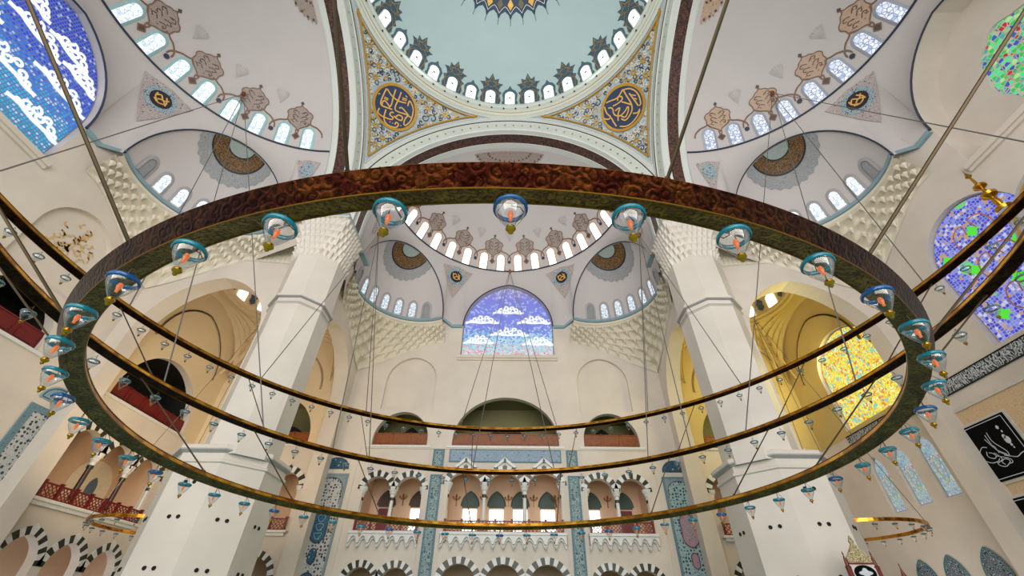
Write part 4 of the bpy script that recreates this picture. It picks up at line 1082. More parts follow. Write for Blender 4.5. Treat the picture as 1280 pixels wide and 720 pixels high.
def bayvault(s):
    bm_ = M_bay if s < 0 else M_bayE; cx, cy = s*26.3, 26.3; hf = 6.84; z0 = 24.6; rho = hf*1.4142; rr = 5.75; zr = z0+math.sqrt(rho*rho-rr*rr)
    zr = 31.2; zc0 = zr-math.sqrt(rho*rho-rr*rr)
    mb = MB()
    for qx, qy in ((1, 1), (1, -1), (-1, 1), (-1, -1)):
        def P(u, v):
            ph = PI/2*u; rb = hf/max(cos(ph), sin(ph)); r = rr+(rb-rr)*v
            z = zc0+math.sqrt(max(0, rho*rho-r*r))
            # stalactite relief in the corner
            d = 0
            k = max(0, 1-abs(u-.5)*3.2)
            t = v*6; f = t-int(t); rg = abs(cos(PI*(u*12+(.5 if int(t) % 2 else 0)))); r -= .38*k*(1-f)**(1+4*(1-rg))*(v > .12)
            return (cx+qx*r*sin(ph), cy+qy*r*cos(ph), z)
        mb.grid(P, 60, 24, uvfn=lambda u, v: (u*10, v*6))
    o = mb.build('ceiling', bm_, kind='structure')
    mb = MB(); mb.lathe([(rr+.1, zr-.5), (rr-.15, zr-.4), (rr-.1, zr-.1), (rr-.35, zr), (rr-.3, zr+.25), (rr, zr+.35), (rr, zr+2.6), (rr*.92, zr+4.2), (rr*.7, zr+6), (rr*.38, zr+7.2), (0, zr+7.6)], (cx, cy, 0), 48)
    mb.build('small_dome_shell', bm_, o, smooth=True)
    fl = MB()
    for k in range(12):
        a = 2*PI*k/12+.2
        def fr(q, t, d, a=a): r = rr-.08-d; return (cx+r*sin(a+q/rr), cy+r*cos(a+q/rr), zr+.5+t)
        wb = MB(); patch(wb, arch(.62, .0, 1.1, 1.7, 6), fr, .03); wb.build(winname(), M_glassHot, kind='structure')
        fb = MB(); a2 = a+PI/12
        def fr2(q, t, d): r = rr-.08-d; return (cx+r*sin(a2+q/rr), cy+r*cos(a2+q/rr), zr+.5+t)
        patch(fl, [(0, .1), (.4, .5), (.3, .9), (.45, 1.3), (0, 1.9), (-.45, 1.3), (-.3, .9), (-.4, .5)], fr2, .03)
    fl.build('painted_window_surrounds', M_domecart, o)
    # bay wall linings (warm light put into their colour), with raised blind-arch mouldings
    mb = MB()
    for w_, h in ((4.7, 26.5),):
        for q in (-1, 1):
            A = archcurve(w_, 22.8, 28.2, 12, 0)
            mb.tube([(cx+p[0], D-.04, p[1]) for p in A], .12, 6); mb.tube([(s*(D-.04), cy+p[0], p[1]) for p in A], .12, 6)
    mb.build('blind_arch_moulding', bm_, o)
    lb = MB()   # ribs
    for qx, qy in ((1, 1), (1, -1), (-1, 1), (-1, -1)):
        for e in (0, 1):
            pts = []
            for i in range(12):
                t = i/11; x = hf-.1-(1.3*(1-t)**2 if e else 0)-.6*t*e; y = hf-.1-(1.3*(1-t)**2 if not e else 0)-.6*t*(1-e)
                pts.append((cx+qx*(x-t*1.5), cy+qy*(y-t*1.5), zc0+.5+5.2*(1-t*0)*t))
            lb.tube(pts, .1, 5)
    lb.build('vault_ribs', bm_, o)
    # lining plates that put the bay's warm light into the wall colour
    for ax in (0, 1):
        mb = MB()
        if ax == 0: f0 = lambda a, b, d: (s*(D-.03-d), a, b)
        else: f0 = lambda a, b, d: (s*a, D-.03-d, b)
        if ax == 0 and s > 0: hs = arch(4.0, 16.7, 22.0, 25.4, 12, 24.6); zb = 16.62
        else: hs = arch(4.9, 16.5, 17.0, 22.0, 12, 26.0); zb = 16.28
        zb = 16.3
        mb.poly([[(LW2, zb), (D, zb), (D, 31.0), (LW2, 31.0)], hs], f0, 0)
        mb.build('bay_wall_light_tint', bm_, o)
lateral_walls()

# ------------------------------------------------------------------ piers with muqarnas capitals
def octa(c, ap, z, off=0):
    R = ap/cos(PI/8); return [(c[0]+R*cos(PI/8+k*PI/4), c[1]+R*sin(PI/8+k*PI/4), z) for k in range(8)]
def pier(sx, sy, label):
    c = (17.45*sx, 17.45*sy); c2 = (18.4*sx, 18.4*sy)
    root = empty('marble_pier', (0, 0, 0), label=label, category='pier', group='four great piers')
    def stack(mb, cc, prof):
        for (a0, z0), (a1, z1) in zip(prof, prof[1:]): mb.strip(octa(cc, a0, z0), octa(cc, a1, z1), closed=True)
    mb = MB(); stack(mb, c2, [(3.2, 0), (3.2, 9.3), (3.32, 9.35), (3.32, 9.5), (3.2, 9.55), (3.2, 9.95), (3.42, 10.1), (3.42, 10.35), (3.2, 10.45), (.5, 11.0)])
    base = mb.build('base', M_pier, root)
    mb = MB(); stack(mb, c, [(2.2, 9.9), (2.2, 21.7), (2.3, 21.75), (2.3, 21.9), (2.2, 21.95), (2.2, 22.3), (2.38, 22.4), (2.38, 22.65), (2.2, 22.75), (2.2, 27.4)]); mb.build('shaft', M_pier, root)
    for cc_, pr_ in ((c, [(2.22, 21.75), (2.34, 21.8), (2.34, 21.86), (2.22, 21.9)]), (c, [(2.2, 22.3), (2.42, 22.36), (2.42, 22.44), (2.2, 22.5)]), (c2, [(3.2, 9.9), (3.45, 10.05), (3.45, 10.13), (3.2, 10.2)])):
        mb = MB(); stack(mb, cc_, pr_); mb.build('grey_ring_moulding', paint('soft_grey_moulding', 'a8a4a2'), root)
    # capital: octagon to square through tiers of niches
    def sq(u, h):
        a = 2*PI*u+PI/4; x, y = cos(a), sin(a); k = h/max(abs(x), abs(y)); return Vector((x*k, y*k, 0))
    def oc(u, ap):
        a = 2*PI*u+PI/4; m_ = (a+PI/8) % (PI/4)-PI/8; r = ap/cos(m_); return Vector((r*cos(a), r*sin(a), 0))
    NC, T = 32, 6
    def cap(u, v):
        t = v*T; ti = min(T-1, int(t)); f = t-ti; rg = abs(cos(PI*(u*NC+(.5 if ti % 2 else 0)))); pr = f**(1.1+8*(1-rg**.8)); k = (ti+pr)/T
        p = oc(u, 2.2).lerp(sq(u, 2.12), k)*(1+.045*k)+sq(u, .34)*pr*(1-.3*k); return (c[0]+p.x, c[1]+p.y, 27.2+4.9*v)
    mb = MB(); mb.grid(cap, NC*8, T*5); 
    cp = mb.build('muqarnas_capital', M_pier, root)
    mb = MB()
    hh = 2.55
    for (h0, z0), (h1, z1) in zip([(2.45, 32.0), (2.35, 32.25), (2.3, 32.4)], [(2.35, 32.25), (2.3, 32.4), (2.0, 32.45)]):
        A = [Vector((c[0], c[1], z0))+sq(k/4, h0) for k in range(4)]; B = [Vector((c[0], c[1], z1))+sq(k/4, h1) for k in range(4)]; mb.strip(A, B, closed=True)
    mb.build('impost', M_pier, root)
    mb = MB(); h = 2.1; mb.box(c[0]-h, c[0]+h, c[1]-h, c[1]+h, 32.45, 33.0); mb.build('blue_grey_cornice', M_teal, root)
    # paired round sockets on the base
    for zz in (8.2, 6.35, 3.9, 1.8):
        for k in range(8):
            a = k*PI/4
            if (cos(a)*sx > .8) or (sin(a)*sy > .8) or (cos(a)*sx+sin(a)*sy > .5): continue
            nx, ny = cos(a), sin(a); px, py = c2[0]+nx*3.2, c2[1]+ny*3.2
            if zz > 8 and k % 2 == 1: continue
            for o in (-.26, .26):
                mb = MB(); x, y = px-ny*o, py+nx*o; b = len(mb.v)
                for ring, (r, d) in enumerate(((.11, .0), (.10, .06), (.075, .06), (.07, .02))):
                    for j in range(10):
                        q = 2*PI*j/10; mb.add((x-ny*r*cos(q)+nx*d, y+nx*r*cos(q)+ny*d, zz+r*sin(q)))
                for ring in range(3):
                    for j in range(10): j2 = (j+1) % 10; mb.face((b+ring*10+j, b+ring*10+j2, b+(ring+1)*10+j2, b+(ring+1)*10+j))
                mb.face([b+30+j for j in range(10)]); mb.build('recessed_spotlight', M_dark, base)
    return root
pier(-1, 1, 'white octagonal marble pier with muqarnas capital, left of the blue cloud window')
pier(1, 1, 'white octagonal marble pier with muqarnas capital, right of the blue cloud window')

# stone muqarnas frieze running beside the capitals (over the corner-bay arches)
def bay_frieze():
    for s in (-1, 1):
        for ax in (0, 1):
            mb = MB(); NC, T = 14, 4
            def f(u, v):
                a = 19.5+6.2*u; t = v*T; ti = min(T-1, int(t)); q = t-ti; rg = abs(cos(PI*(u*NC+(.5 if ti % 2 else 0)))); pr = q**(1.1+5*(1-rg**.6)); k = (ti+pr)/T*(1-.5*u)
                d = .05+.7*k; z = 28.4+.6*u+3.2*v
                return (s*(LW-d), a, z) if ax == 0 else (s*a, LW-d, z)
            mb.grid(f, NC*8, T*6); mb.build('trim_2', M_muq, kind='structure')
bay_frieze()

# ------------------------------------------------------------------ tile panels, lunettes, strips
def framed(name, wk, x0, x1, z0, z1, mats, label, cat, border=.28, thick=.12, extra=None, group=None, y=None):
    y = y or D-.02
    root = empty(name, wingpos(wk, ((x0+x1)/2, y, (z0+z1)/2 if z1-z0 < 3 else z0)), ROT[wk], label=label, category=cat)
    if group: root['group'] = group
    bz = (z0+z1)/2 if z1-z0 < 3 else z0; cx = (x0+x1)/2
    f = lambda s, z, d: (s-cx, d-thick, z-bz)
    mb = MB(); mb.poly([[(x0, z0), (x1, z0), (x1, z1), (x0, z1)], [(x0+border, z0+border), (x1-border, z0+border), (x1-border, z1-border), (x0+border, z1-border)]], f)
    mb.strip([f(a, b, 0) for a, b in [(x0, z0), (x1, z0), (x1, z1), (x0, z1)]], [f(a, b, thick) for a, b in [(x0, z0), (x1, z0), (x1, z1), (x0, z1)]], closed=True)
    mb.build('tile_border', mats[0], root)
    mb = MB(); mb.poly([[(x0+border, z0+border), (x1-border, z0+border), (x1-border, z1-border), (x0+border, z1-border)]], f, .03, 0, (cx, 0))
    fo = mb.build('tile_field', mats[1], root)
    if extra: extra(root, f, cx)
    return root
def lozenges(mt, ml, red=False):
    def ex(root, f, cx):
        for zc, hz, hw in ((8.9, 1.4, .78), (6.5, .6, .36), (3.9, 1.4, .78)):
            mb = MB(); P = []
            for i in range(24):
                a = 2*PI*i/24; P.append((cx+hw*sin(a)*(1-.12*cos(4*a))*(1 if abs(cos(a)) < .9 else .75), zc+hz*cos(a)))
            mb.poly([P], f, -.03, 0, (cx, 0)); ribbon(mb, P, .09, f, -.05, 1, 1, True)
            if hz > 1:
                for sg in (-1, 1):
                    for k in range(3): ribbon(mb, [(cx, zc+1.0-k*.8), (cx+sg*.35, zc+.8-k*.7), (cx+sg*.2, zc+.45-k*.7), (cx, zc+.3-k*.7)], .04, f, -.06, 2, 3)
            mb.build('floral_medallion', [mt, ml, paint('pale_teal_petal', '7cc0c4')], root)
        mb = MB(); 
        top = arch(1.15, 12.3, 12.3, 13.2, 8, cx)
        ribbon(mb, [(cx-1.18, 10.8), (cx-1.18, 12.2)]+top[::-1]+[(cx+1.18, 12.2), (cx+1.18, 10.8)], .06, f, -.04, 0, 1)
        mb.build('arched_outline', ml, root)
        mb = MB(); x_ = 1.26
        for sg in (-1, 1):
            tp = [q for q in top if (q[0]-cx)*sg >= -1e-6]; tp.sort(key=lambda q: q[1])
            mb.poly([[(cx+sg*x_, 11.6)]+[(cx+sg*1.15, 12.3)]+tp+[(cx, 13.35), (cx+sg*x_, 13.35)]], f, -.02)
        mb.build('grey_spandrel', paint('grey_teal_spandrel', '84949a'), root)
    return ex
nv_ = paint('navy_line', '2a3348')
framed('floral_tilework', 'N', -18.8, -15.8, .5, 13.6, [paint('grey_teal_tile_border', '7c8c90'), M_tile], 'tall white and blue floral tile panel with dark blue lozenge, left of the far galleries', 'tile panel', .22, extra=lozenges(M_tileblue, nv_))
framed('floral_tilework', 'N', 15.8, 18.8, .5, 13.6, [M_tileteal, M_tiletealf2], 'tall teal and white floral tile panel with red lozenge, right of the far galleries', 'tile panel', .22, extra=lozenges(M_tilered, paint('dusty_line', '5c4c60'), True))
framed('floral_tilework', 'W', 16.3, 19.0, .5, 13.6, [M_tileteal, M_tile], 'tall tile panel with wide teal border on the left wall, cut by the picture edge', 'tile panel', .45, extra=None)
def lunette(wk, c, w_, z0, mt, label, hz=1.15):
    f = frN(D-.1); mb = MB(); A = arch(w_, z0, z0+.05, z0+hz, 10, c); mb.prism(A, f, 0, .12); root = mb.build('tile_lunette', mt, rot=ROT[wk], label=label, category='tile lunette', group='arched lunette tiles over the tall panels')
    mb = MB(); B = arch(w_-.12, z0+.1, z0+.15, z0+hz-.14, 10, c); ribbon(mb, B, .06, f, -.03, 0, 1, True)
    for sg in (-1, 1):
        ribbon(mb, [(c, z0+.35), (c+sg*.35, z0+.55), (c+sg*.7, z0+.35), (c+sg*.45, z0+.25)], .07, f, -.03, 0, 4); ribbon(mb, [(c, z0+.85), (c+sg*.25, z0+.7), (c+sg*.1, z0+.5)], .06, f, -.03, 0, 4)
    mb.build('lunette_ornament', paint('dark_teal_line', '244858'), root)
lunette('N', -17.3, 1.3, 14.05, M_tileblue, 'blue-green arched tile lunette over the tall panel left of the far galleries')
lunette('N', 17.3, 1.3, 14.05, M_tileblue, 'blue arched tile lunette over the tall panel right of the far galleries')
lunette('W', 17.7, 1.25, 14.1, paint('plain_teal_tile', '7c9ca8'), 'grey-teal arched tile lunette over the tall panel on the left wall')
for s, nm in ((-1, 'left'), (1, 'right')):
    x0, x1 = (6.35, 7.5) if s > 0 else (-7.5, -6.35)
    framed('tile_strip', 'N', x0, x1, .5, 13.6, [M_tileteal, M_tiletealf], 'narrow teal floral tile strip %s of the middle gallery' % nm, 'tile strip', .2, group='narrow tile strips beside the middle gallery')
    framed('tile_plaque', 'N', x0, x1, 14.3, 16.1, [M_tileteal, M_tiletealf], 'small upright teal tile plaque above the narrow strip %s of the middle gallery' % nm, 'tile plaque', .2, group='small plaques above the tile strips')
framed('tile_frieze', 'N', -5.8, 5.8, 14.85, 16.15, [M_tileteal, M_bluepanel], 'wide pale blue latticed tile frieze above the middle gallery', 'tile frieze', .1, extra=lambda root, f, cx: None)
mb = MB()      # peaked white hoods over the middle gallery arches
for c in (-4, 0, 4):
    mb.prism([(c-1.2, 14.35), (c, 15.35), (c+1.2, 14.35), (c+.9, 14.3), (c, 15.0), (c-.9, 14.3)], frN(D), -.22, 0); mb.prism([(c-.14, 15.0), (c, 14.8), (c+.14, 15.0), (c, 15.3)], frN(D), -.26, -.2, 1)
mb.build('peaked_hoods', [M_white, M_vdark], WALL['N'])
# pilasters and quoins behind the tall panels
mb = MB()
for s in (-1, 1):
    mb.box(min(s*15.3, s*19.4), max(s*15.3, s*19.4), D-.02, D+.2, 0, 16.2)
    for x in (7.9, 15.2, 5.95): mb.box(min(s*x, s*(x+.08)), max(s*x, s*(x+.08)), D-.06, D, 0, 16.2)
mb.box(-14.8, 14.8, D-.1, D, 16.15, 16.28)
for s in (-1, 1):
    for z in (19.0, 19.6): mb.box(min(s*18.3, s*19.7), max(s*18.3, s*19.7), D-.12, D, z, z+.08)
mb.build('pilaster_edges', M_wall, WALL['N'])

# ------------------------------------------------------------------ right-hand (qibla) wall
fE = lambda s, z, d: (s, D+d, z)        # local frame of the east wing: s = -world y
def east_wall():
    R_ = ROT['E']
    for s in (-1, 1):
        wo = wall_window('E', 3.6, 16.6, 22.5, 26.2, s*9.1, .5, M_glassBlueG)
        lb = MB()
        for k in range(3):
            zc = 18.5+k*2.6
            for sg in (-1, 1): ribbon(lb, [(s*9.1, zc-1.2), (s*9.1+sg*1.3, zc-.4), (s*9.1+sg*1.1, zc+.8), (s*9.1+sg*.3, zc+1.0), (s*9.1+sg*.4, zc+.2)], .09, fE, .42, 0, 4)
        lb.build('orange_glass_scrolls', paint('orange_glass_line', 'c87840'), wo)
        gb = MB()
        for (ax, az) in ((-2.2, 18.2), (2.2, 18.2), (0, 19.6), (-1.6, 21.6), (1.6, 21.6), (0, 23.9), (-2.6, 23.3), (2.5, 23.4), (0, 17.4)):
            r = .38; lp = [(s*9.1+ax+r*(1+.25*cos(4*a))*cos(a), az+r*(1+.25*cos(4*a))*sin(a)) for a in [i*PI/10 for i in range(20)]]; gb.poly([lp], fE, .44)
        t = NT('green_glass_flowers'); t.emit(H('50e838'), .9); gb.build('green_glass_flowers', t.m, wo)
    wall_window('E', 4.0, 16.7, 22.0, 25.4, -24.6, .5, M_glassYel)
    for k, c in enumerate((-27.3, -24.6, -21.9)):
        wo = wall_window('E', .78, 9.5, 12.6, 13.9, c, .35, M_glassSlender)
        mb = MB(); P = [(c+.3*sin(a), 11.4+.95*cos(a)) for a in [i*PI/10 for i in range(20)]]; ribbon(mb, P, .08, fE, .28, 0, 1, True)
        mb.build('oval_glass_outline', paint('pale_yellow_glass', 'd8d878'), wo)
    # inscription band
    mb = MB(); mb.prism([(-29.0, 15.3), (29, 15.3), (29, 16.25), (-29.0, 16.25)], fE, -.08, 0)
    o = mb.build('inscription_band', M_script, rot=R_, label='long dark blue band of white script along the right wall', category='inscription')
    mb = MB(); 
    for z in (15.3, 16.25): mb.box(-29, 29, D-.12, D-.06, z-.04, z+.04)
    mb.build('dark_edging', M_dark, o)
    random.seed(3); mb = MB(); x = -28.8
    while x < -8:                                                           # looping strokes of the script
        r = random.uniform(.18, .34); z = 15.5+random.uniform(0, .45); k = random.choice((0, 1, 2))
        if k == 0: ribbon(mb, [(x, 15.45), (x+.02, 16.1)], .07, fE, -.12)
        elif k == 1: ribbon(mb, [(x+r*cos(a), z+.7*r*sin(a)) for a in (0, 1.2, 2.4, 3.8, 5, 6)], .07, fE, -.12, 0, 3)
        else: ribbon(mb, [(x-.25, z+.2), (x, z-.05), (x+.3, z+.05), (x+.4, z+.35)], .08, fE, -.12, 0, 3)
        x += random.uniform(.12, .3)
    mb.build('white_lettering', M_silver, o)
    # peach field holding the framed calligraphy
    mb = MB(); mb.prism([(-19.6, 1), (-4.5, 1), (-4.5, 14.1), (-19.6, 14.1)], fE, -.06, 0)
    o = mb.build('stone_panel', M_peach, rot=R_, label='large peach arabesque wall panel behind the black framed calligraphies', category='wall panel')
    mb = MB()
    for a, b, c, d in ((-19.8, -19.5, 1, 14.3), (-4.6, -4.3, 1, 14.3), (-19.8, -4.3, 14.05, 14.3)): mb.box(a, b, D-.16, D, c, d)
    mb.build('pale_frame', M_frame, o)
    tug = [[[17.1,10.5],[17.6,10.5],[18.0,10.8],[18.0,11.2],[17.6,11.5],[17.3,11.4]],[[17.5,11.2],[17.6,10.9],[17.3,10.7],[17.1,10.8],[17.2,11.0],[17.4,11.1]],[[16.7,12.2],[16.7,11.6],[16.3,10.9],[16.3,10.6]],[[16.9,12.1],[16.9,11.5],[16.8,11.1],[16.4,10.7]],[[17.1,11.9],[16.9,11.3],[16.7,10.9],[16.2,10.5]],[[16.6,10.7],[16.2,10.5],[15.9,10.4],[15.6,10.5],[15.35,10.55]],[[17.0,10.6],[17.3,10.4],[17.2,10.2],[16.9,10.1],[16.5,10.3],[16.7,10.5],[17.0,10.4],[16.9,10.2]],[[17.1,10.8],[16.7,10.6],[16.4,10.4],[16.4,10.2],[16.7,10.2]],[[17.1,11.0],[16.9,10.7],[16.9,10.5],[17.3,10.4]],[[17.0,11.5],[16.8,11.3],[16.8,10.9]]]
    for k, (a, b, z0, z1, lb_) in enumerate(((15.05, 18.6, 9.4, 12.95, 'square black framed calligraphy with silver looping monogram, upper on the right wall'), (15.05, 18.6, 4.9, 8.4, 'square black framed calligraphy with silver script, lower one cut by the right picture edge'))):
        y0, y1 = -b, -a
        root = empty('framed_calligraphy', wingpos('E', ((y0+y1)/2, D-.1, z0)), R_, label=lb_, category='framed calligraphy', group='black calligraphy frames on the right wall')
        cx = (y0+y1)/2; f = lambda s, z, d: (s-cx, d, z-z0)
        mb = MB(); mb.prism([(y0-.18, z0-.18), (y1+.18, z0-.18), (y1+.18, z1+.18), (y0-.18, z1+.18)], f, -.05, .1); mb.build('pale_mount', M_frame, root)
        mb = MB(); mb.prism([(y0, z0), (y1, z0), (y1, z1), (y0, z1)], f, -.14, 0); mb.build('black_panel', M_black, root)
        mb = MB(); ribbon(mb, [(y0+.14, z0+.14), (y1-.14, z0+.14)], .04, f, -.16); ribbon(mb, [(y0+.14, z1-.14), (y1-.14, z1-.14)], .04, f, -.16); ribbon(mb, [(y0+.14, z0+.14), (y0+.14, z1-.14)], .04, f, -.16); ribbon(mb, [(y1-.14, z0+.14), (y1-.14, z1-.14)], .04, f, -.16)
        mb.build('thin_silver_border', M_silver, root)
        mb = MB()
        dz = 0 if k == 0 else -4.5
        for st in (tug if k == 0 else tug[2:9]): ribbon(mb, [(-p[0]+(0 if k == 0 else .6), p[1]+dz+(0 if k == 0 else .8)) for p in st], .045, f, -.17, 0, 4)
        if k == 0:
            for (yy, zz, r) in ((15.85, 12.25, .12), (15.75, 11.95, .07), (15.85, 11.65, .14), (15.78, 11.42, .24), (15.75, 11.1, .09), (15.72, 10.92, .06)):
                mb.poly([[(-yy+r*cos(a)*.8, zz+r*sin(a)) for a in [i*PI/6 for i in range(12)]]], f, -.17)
        mb.build('silver_lettering', M_silver, root)
    # pointed blue niche panels low on the wall
    for k, (c, z1) in enumerate(((-27.9, 6.2), (-25.2, 6.2), (-22.0, 6.3))):
        mb = MB(); mb.prism(arch(.95, 3.4, 4.6, z1, 8, c), fE, -.08, 0)
        o = mb.build('pointed_tile_panel', M_tileblue if 0 else lace('dark_blue_calligraphy_tile_%d' % k, '2a3c50', 'b8c4c8', None, 4, .05), rot=R_, label='dark blue pointed tile low on the right wall, %s of three from the left' % ['first', 'middle', 'last'][k], category='tile panel', group='pointed blue tiles on the right wall')
        mb = MB(); ribbon(mb, arch(.95, 3.4, 4.6, z1, 8, c)[1:-1], .1, fE, -.1, 0, 1); mb.build('teal_border', paint('teal_line', '3c7c84'), o)
east_wall()

# mihrab crown with gilded finials at the right picture edge
def mihrab():
    R_ = ROT['E']; root = empty('mihrab_portal', wingpos('E', (0, 27.5, 0)), R_, label='tall grey stone prayer niche portal with gilded finials at the right picture edge', category='mihrab')
    Y0 = 27.5
    def pb(nm, mt, mb, smooth=False): return mb.build(nm, mt, root, smooth=smooth)
    mb = MB(); mb.prism([(-4.2, 0), (4.2, 0), (4.2, 17.6), (3.6, 19.0), (2.4, 19.9), (0, 21.0), (-2.4, 19.9), (-3.6, 19.0), (-4.2, 17.6)], lambda s, z, d: (s, d, z), 0, D-Y0); pb('portal_block', M_greyst, mb)
    mb = MB()
    for k, off in enumerate((0, .55)):
        ribbon(mb, [(-4.0+off, 8), (-4.0+off, 17.5-off*.3)], .12, lambda s, z, d: (s, d, z), -.06-.05*k); ribbon(mb, [(-4.0+off, 17.5-off*.3), (-3.4+off*.7, 18.8-off), (-2.3+off*.5, 19.6-off), (0, 20.7-off*1.1)], .12, lambda s, z, d: (s, d, z), -.06, 0, 1)
        ribbon(mb, [(4.0-off, 17.5-off*.3), (3.4-off*.7, 18.8-off), (2.3-off*.5, 19.6-off), (0, 20.7-off*1.1)], .12, lambda s, z, d: (s, d, z), -.06, 0, 1)
    pb('gilded_outline', M_gold, mb)
    def fin(x, y, z, h, nm='gilded_finial'):
        mb = MB(); mb.lathe([(0, 0), (.3, .02), (.34, .18), (.12, .34), (.16, .6), (.1, .9), (.3, 1.05), (.32, 1.2), (.1, 1.38), (.08, 1.6), (.26, 1.72), (.26, 1.84), (.07, 2.0), (.05, 2.5), (.14, 2.6), (.02, 2.9), (0, 3.2)], (0, 0, 0), 14)
        o = pb(nm, M_goldm, mb, True); o.location = (x, y, z); o.scale = (h/3.2,)*3
    fin(-3.7, .5, 19.7, 3.7); fin(-2.8, 1.4, 19.6, 1.5); fin(-4.0, 2.2, 18.4, 1.5); fin(3.7, .5, 19.7, 3.7)
    mb = MB(); mb.box(-3.95, -3.45, .2, .8, 17.3, 19.7); mb.box(3.45, 3.95, .2, .8, 17.3, 19.7); pb('corner_pedestal', M_greyst, mb)
mihrab()

def minbar():
    root = empty('pulpit_gateway', (18.15, 13.3, 0), rad(-4), label='red and gold pulpit gateway with pointed filigree crest at the lower right', category='pulpit')
    for sx in (-1, 1):
        mb = MB(); x = sx*.66; mb.box(x-.09, x+.09, -.09, .09, 0, 4.1); mb.lathe([(.13, 4.1), (.14, 4.16), (.09, 4.22), (.06, 4.5), (.02, 4.65), (.04, 4.7), (0, 4.85)], (x, 0, 0), 8); mb.build('red_post', M_redwood, root)
    f = lambda s, z, d: (s, d, z)
    mb = MB(); lp = [(-.58, 4.32), (.58, 4.32), (.56, 4.55), (.34, 4.8), (.16, 5.02), (.08, 5.12), (.12, 5.25), (0, 5.5), (-.12, 5.25), (-.08, 5.12), (-.16, 5.02), (-.34, 4.8), (-.56, 4.55)]; mb.prism(lp, f, -.05, .05, 0, True); mb.build('filigree_crest', lace('crest_filigree', '6a5c3c', 'c8b88c', None, 7.0, .12), root)
    mb = MB(); mb.prism([(-.58, 3.4), (.58, 3.4), (.58, 4.28), (-.58, 4.28)], f, -.04, .04, 0, True); mb.build('pale_tympanum', M_frame, root)
    mb = MB(); mb.prism([(.50*cos(a), 3.9+.33*sin(a)) for a in [i*PI/12 for i in range(24)]], f, -.08, -.03); o = mb.build('black_oval_plaque', M_black, root)
    mb = MB(); mb.prism([(.26*cos(a)*(1+.25*cos(4*a)), 3.9+.17*sin(a)*(1+.25*cos(4*a))) for a in [i*PI/12 for i in range(24)]], f, -.11, -.08); mb.build('pale_lettering', M_silver, o)
    for z in (4.26, 3.36):
        mb = MB(); mb.prism([(-.6, z), (.6, z), (.6, z+.07), (-.6, z+.07)], f, -.08, .08); mb.build('red_crossbar', M_redwood, root)
    mb = MB(); mb.prism([(-.58, 0), (-.5, 0), (-.5, 2.5), (0, 3.1), (.5, 2.5), (.5, 0), (.58, 0), (.58, 3.36), (-.58, 3.36)], f, -.04, .04); mb.build('doorway_frame', M_frame, root)
    mb = MB(); x = 1.75; mb.box(x-.08, x+.08, -.08, .08, 0, 3.8); mb.lathe([(.11, 3.8), (.06, 3.95), (.02, 4.2), (.03, 4.24), (0, 4.35)], (x, 0, 0), 8); mb.build('red_post', M_redwood, root)
    mb = MB()
    for i in range(8): mb.box(-.5, .5, .1+i*.14, .24+i*.14, 0, .2+i*.2)
    mb.build('steps', M_frame, root)
minbar()

# ------------------------------------------------------------------ chandeliers
def tilt(p, a, b, c): return (p[0], p[1], p[2]+a*(p[0]-c[0])+b*(p[1]-c[1]))
def lamp_meshes():
    L = {}
    mb = MB(); mb.lathe([(.185, 0), (.18, -.05), (.155, -.12), (.11, -.2), (.065, -.27), (.04, -.31)], n=20); L['bowl'] = mb
    mb = MB(); mb.lathe([(.165, .0), (.17, .025), (.19, .035), (.205, .015), (.205, -.02), (.19, -.035), (.17, -.02), (.165, 0)], n=24); L['rim'] = mb
    mb = MB(); mb.lathe([(0, -.05), (.025, -.06), (.038, -.10), (.03, -.14), (.02, -.16), (.02, -.2), (0, -.2)], n=10); L['bulb'] = mb
    mb = MB(); mb.lathe([(.04, -.3), (.055, -.32), (.06, -.345), (.04, -.37), (.02, -.385), (.03, -.4), (0, -.43)], n=12); L['fin'] = mb
    mb = MB(); mb.tube([(0, 0.0, 0.26), (0, 0.02, .05), (.05, .1, .02), (.0, .18, 0)], .008, 5); mb.tube([(.0, 0.0, 0.26), (-.12, -.12, 0.02)], .006, 4); mb.tube([(.0, 0.0, 0.26), (.12, -.12, 0.02)], .006, 4); L['arm'] = mb
    return L
LM = lamp_meshes(); LP = {}
def lamp(parent, loc, k, small=False):
    key = 's' if small else 'b%d' % (k % 4 == 0)
    if key not in LP:
        bo = LM['bowl'].build('glass_lamp', M_clear, parent, smooth=True); 
        LM['rim'].build('coloured_rim', paint('grey_teal_rim', '50686c', .2) if small else M_bluerim if key == 'b1' else M_tealrim, bo, smooth=True); LM['fin'].build('gold_finial', M_goldm, bo, smooth=True)
        if not small: LM['bulb'].build('orange_bulb', M_bulb, bo, smooth=True)
        LM['arm'].build('hanger', M_bronze, bo)
        LP[key] = bo; o = bo
    else: o = copy_tree(LP[key], parent)
    o.parent = parent; o.location = loc; o.scale = (.8,)*3; o.rotation_euler = (random.uniform(-.05, .05), random.uniform(-.05, .05), random.uniform(0, 6)); 
    return o
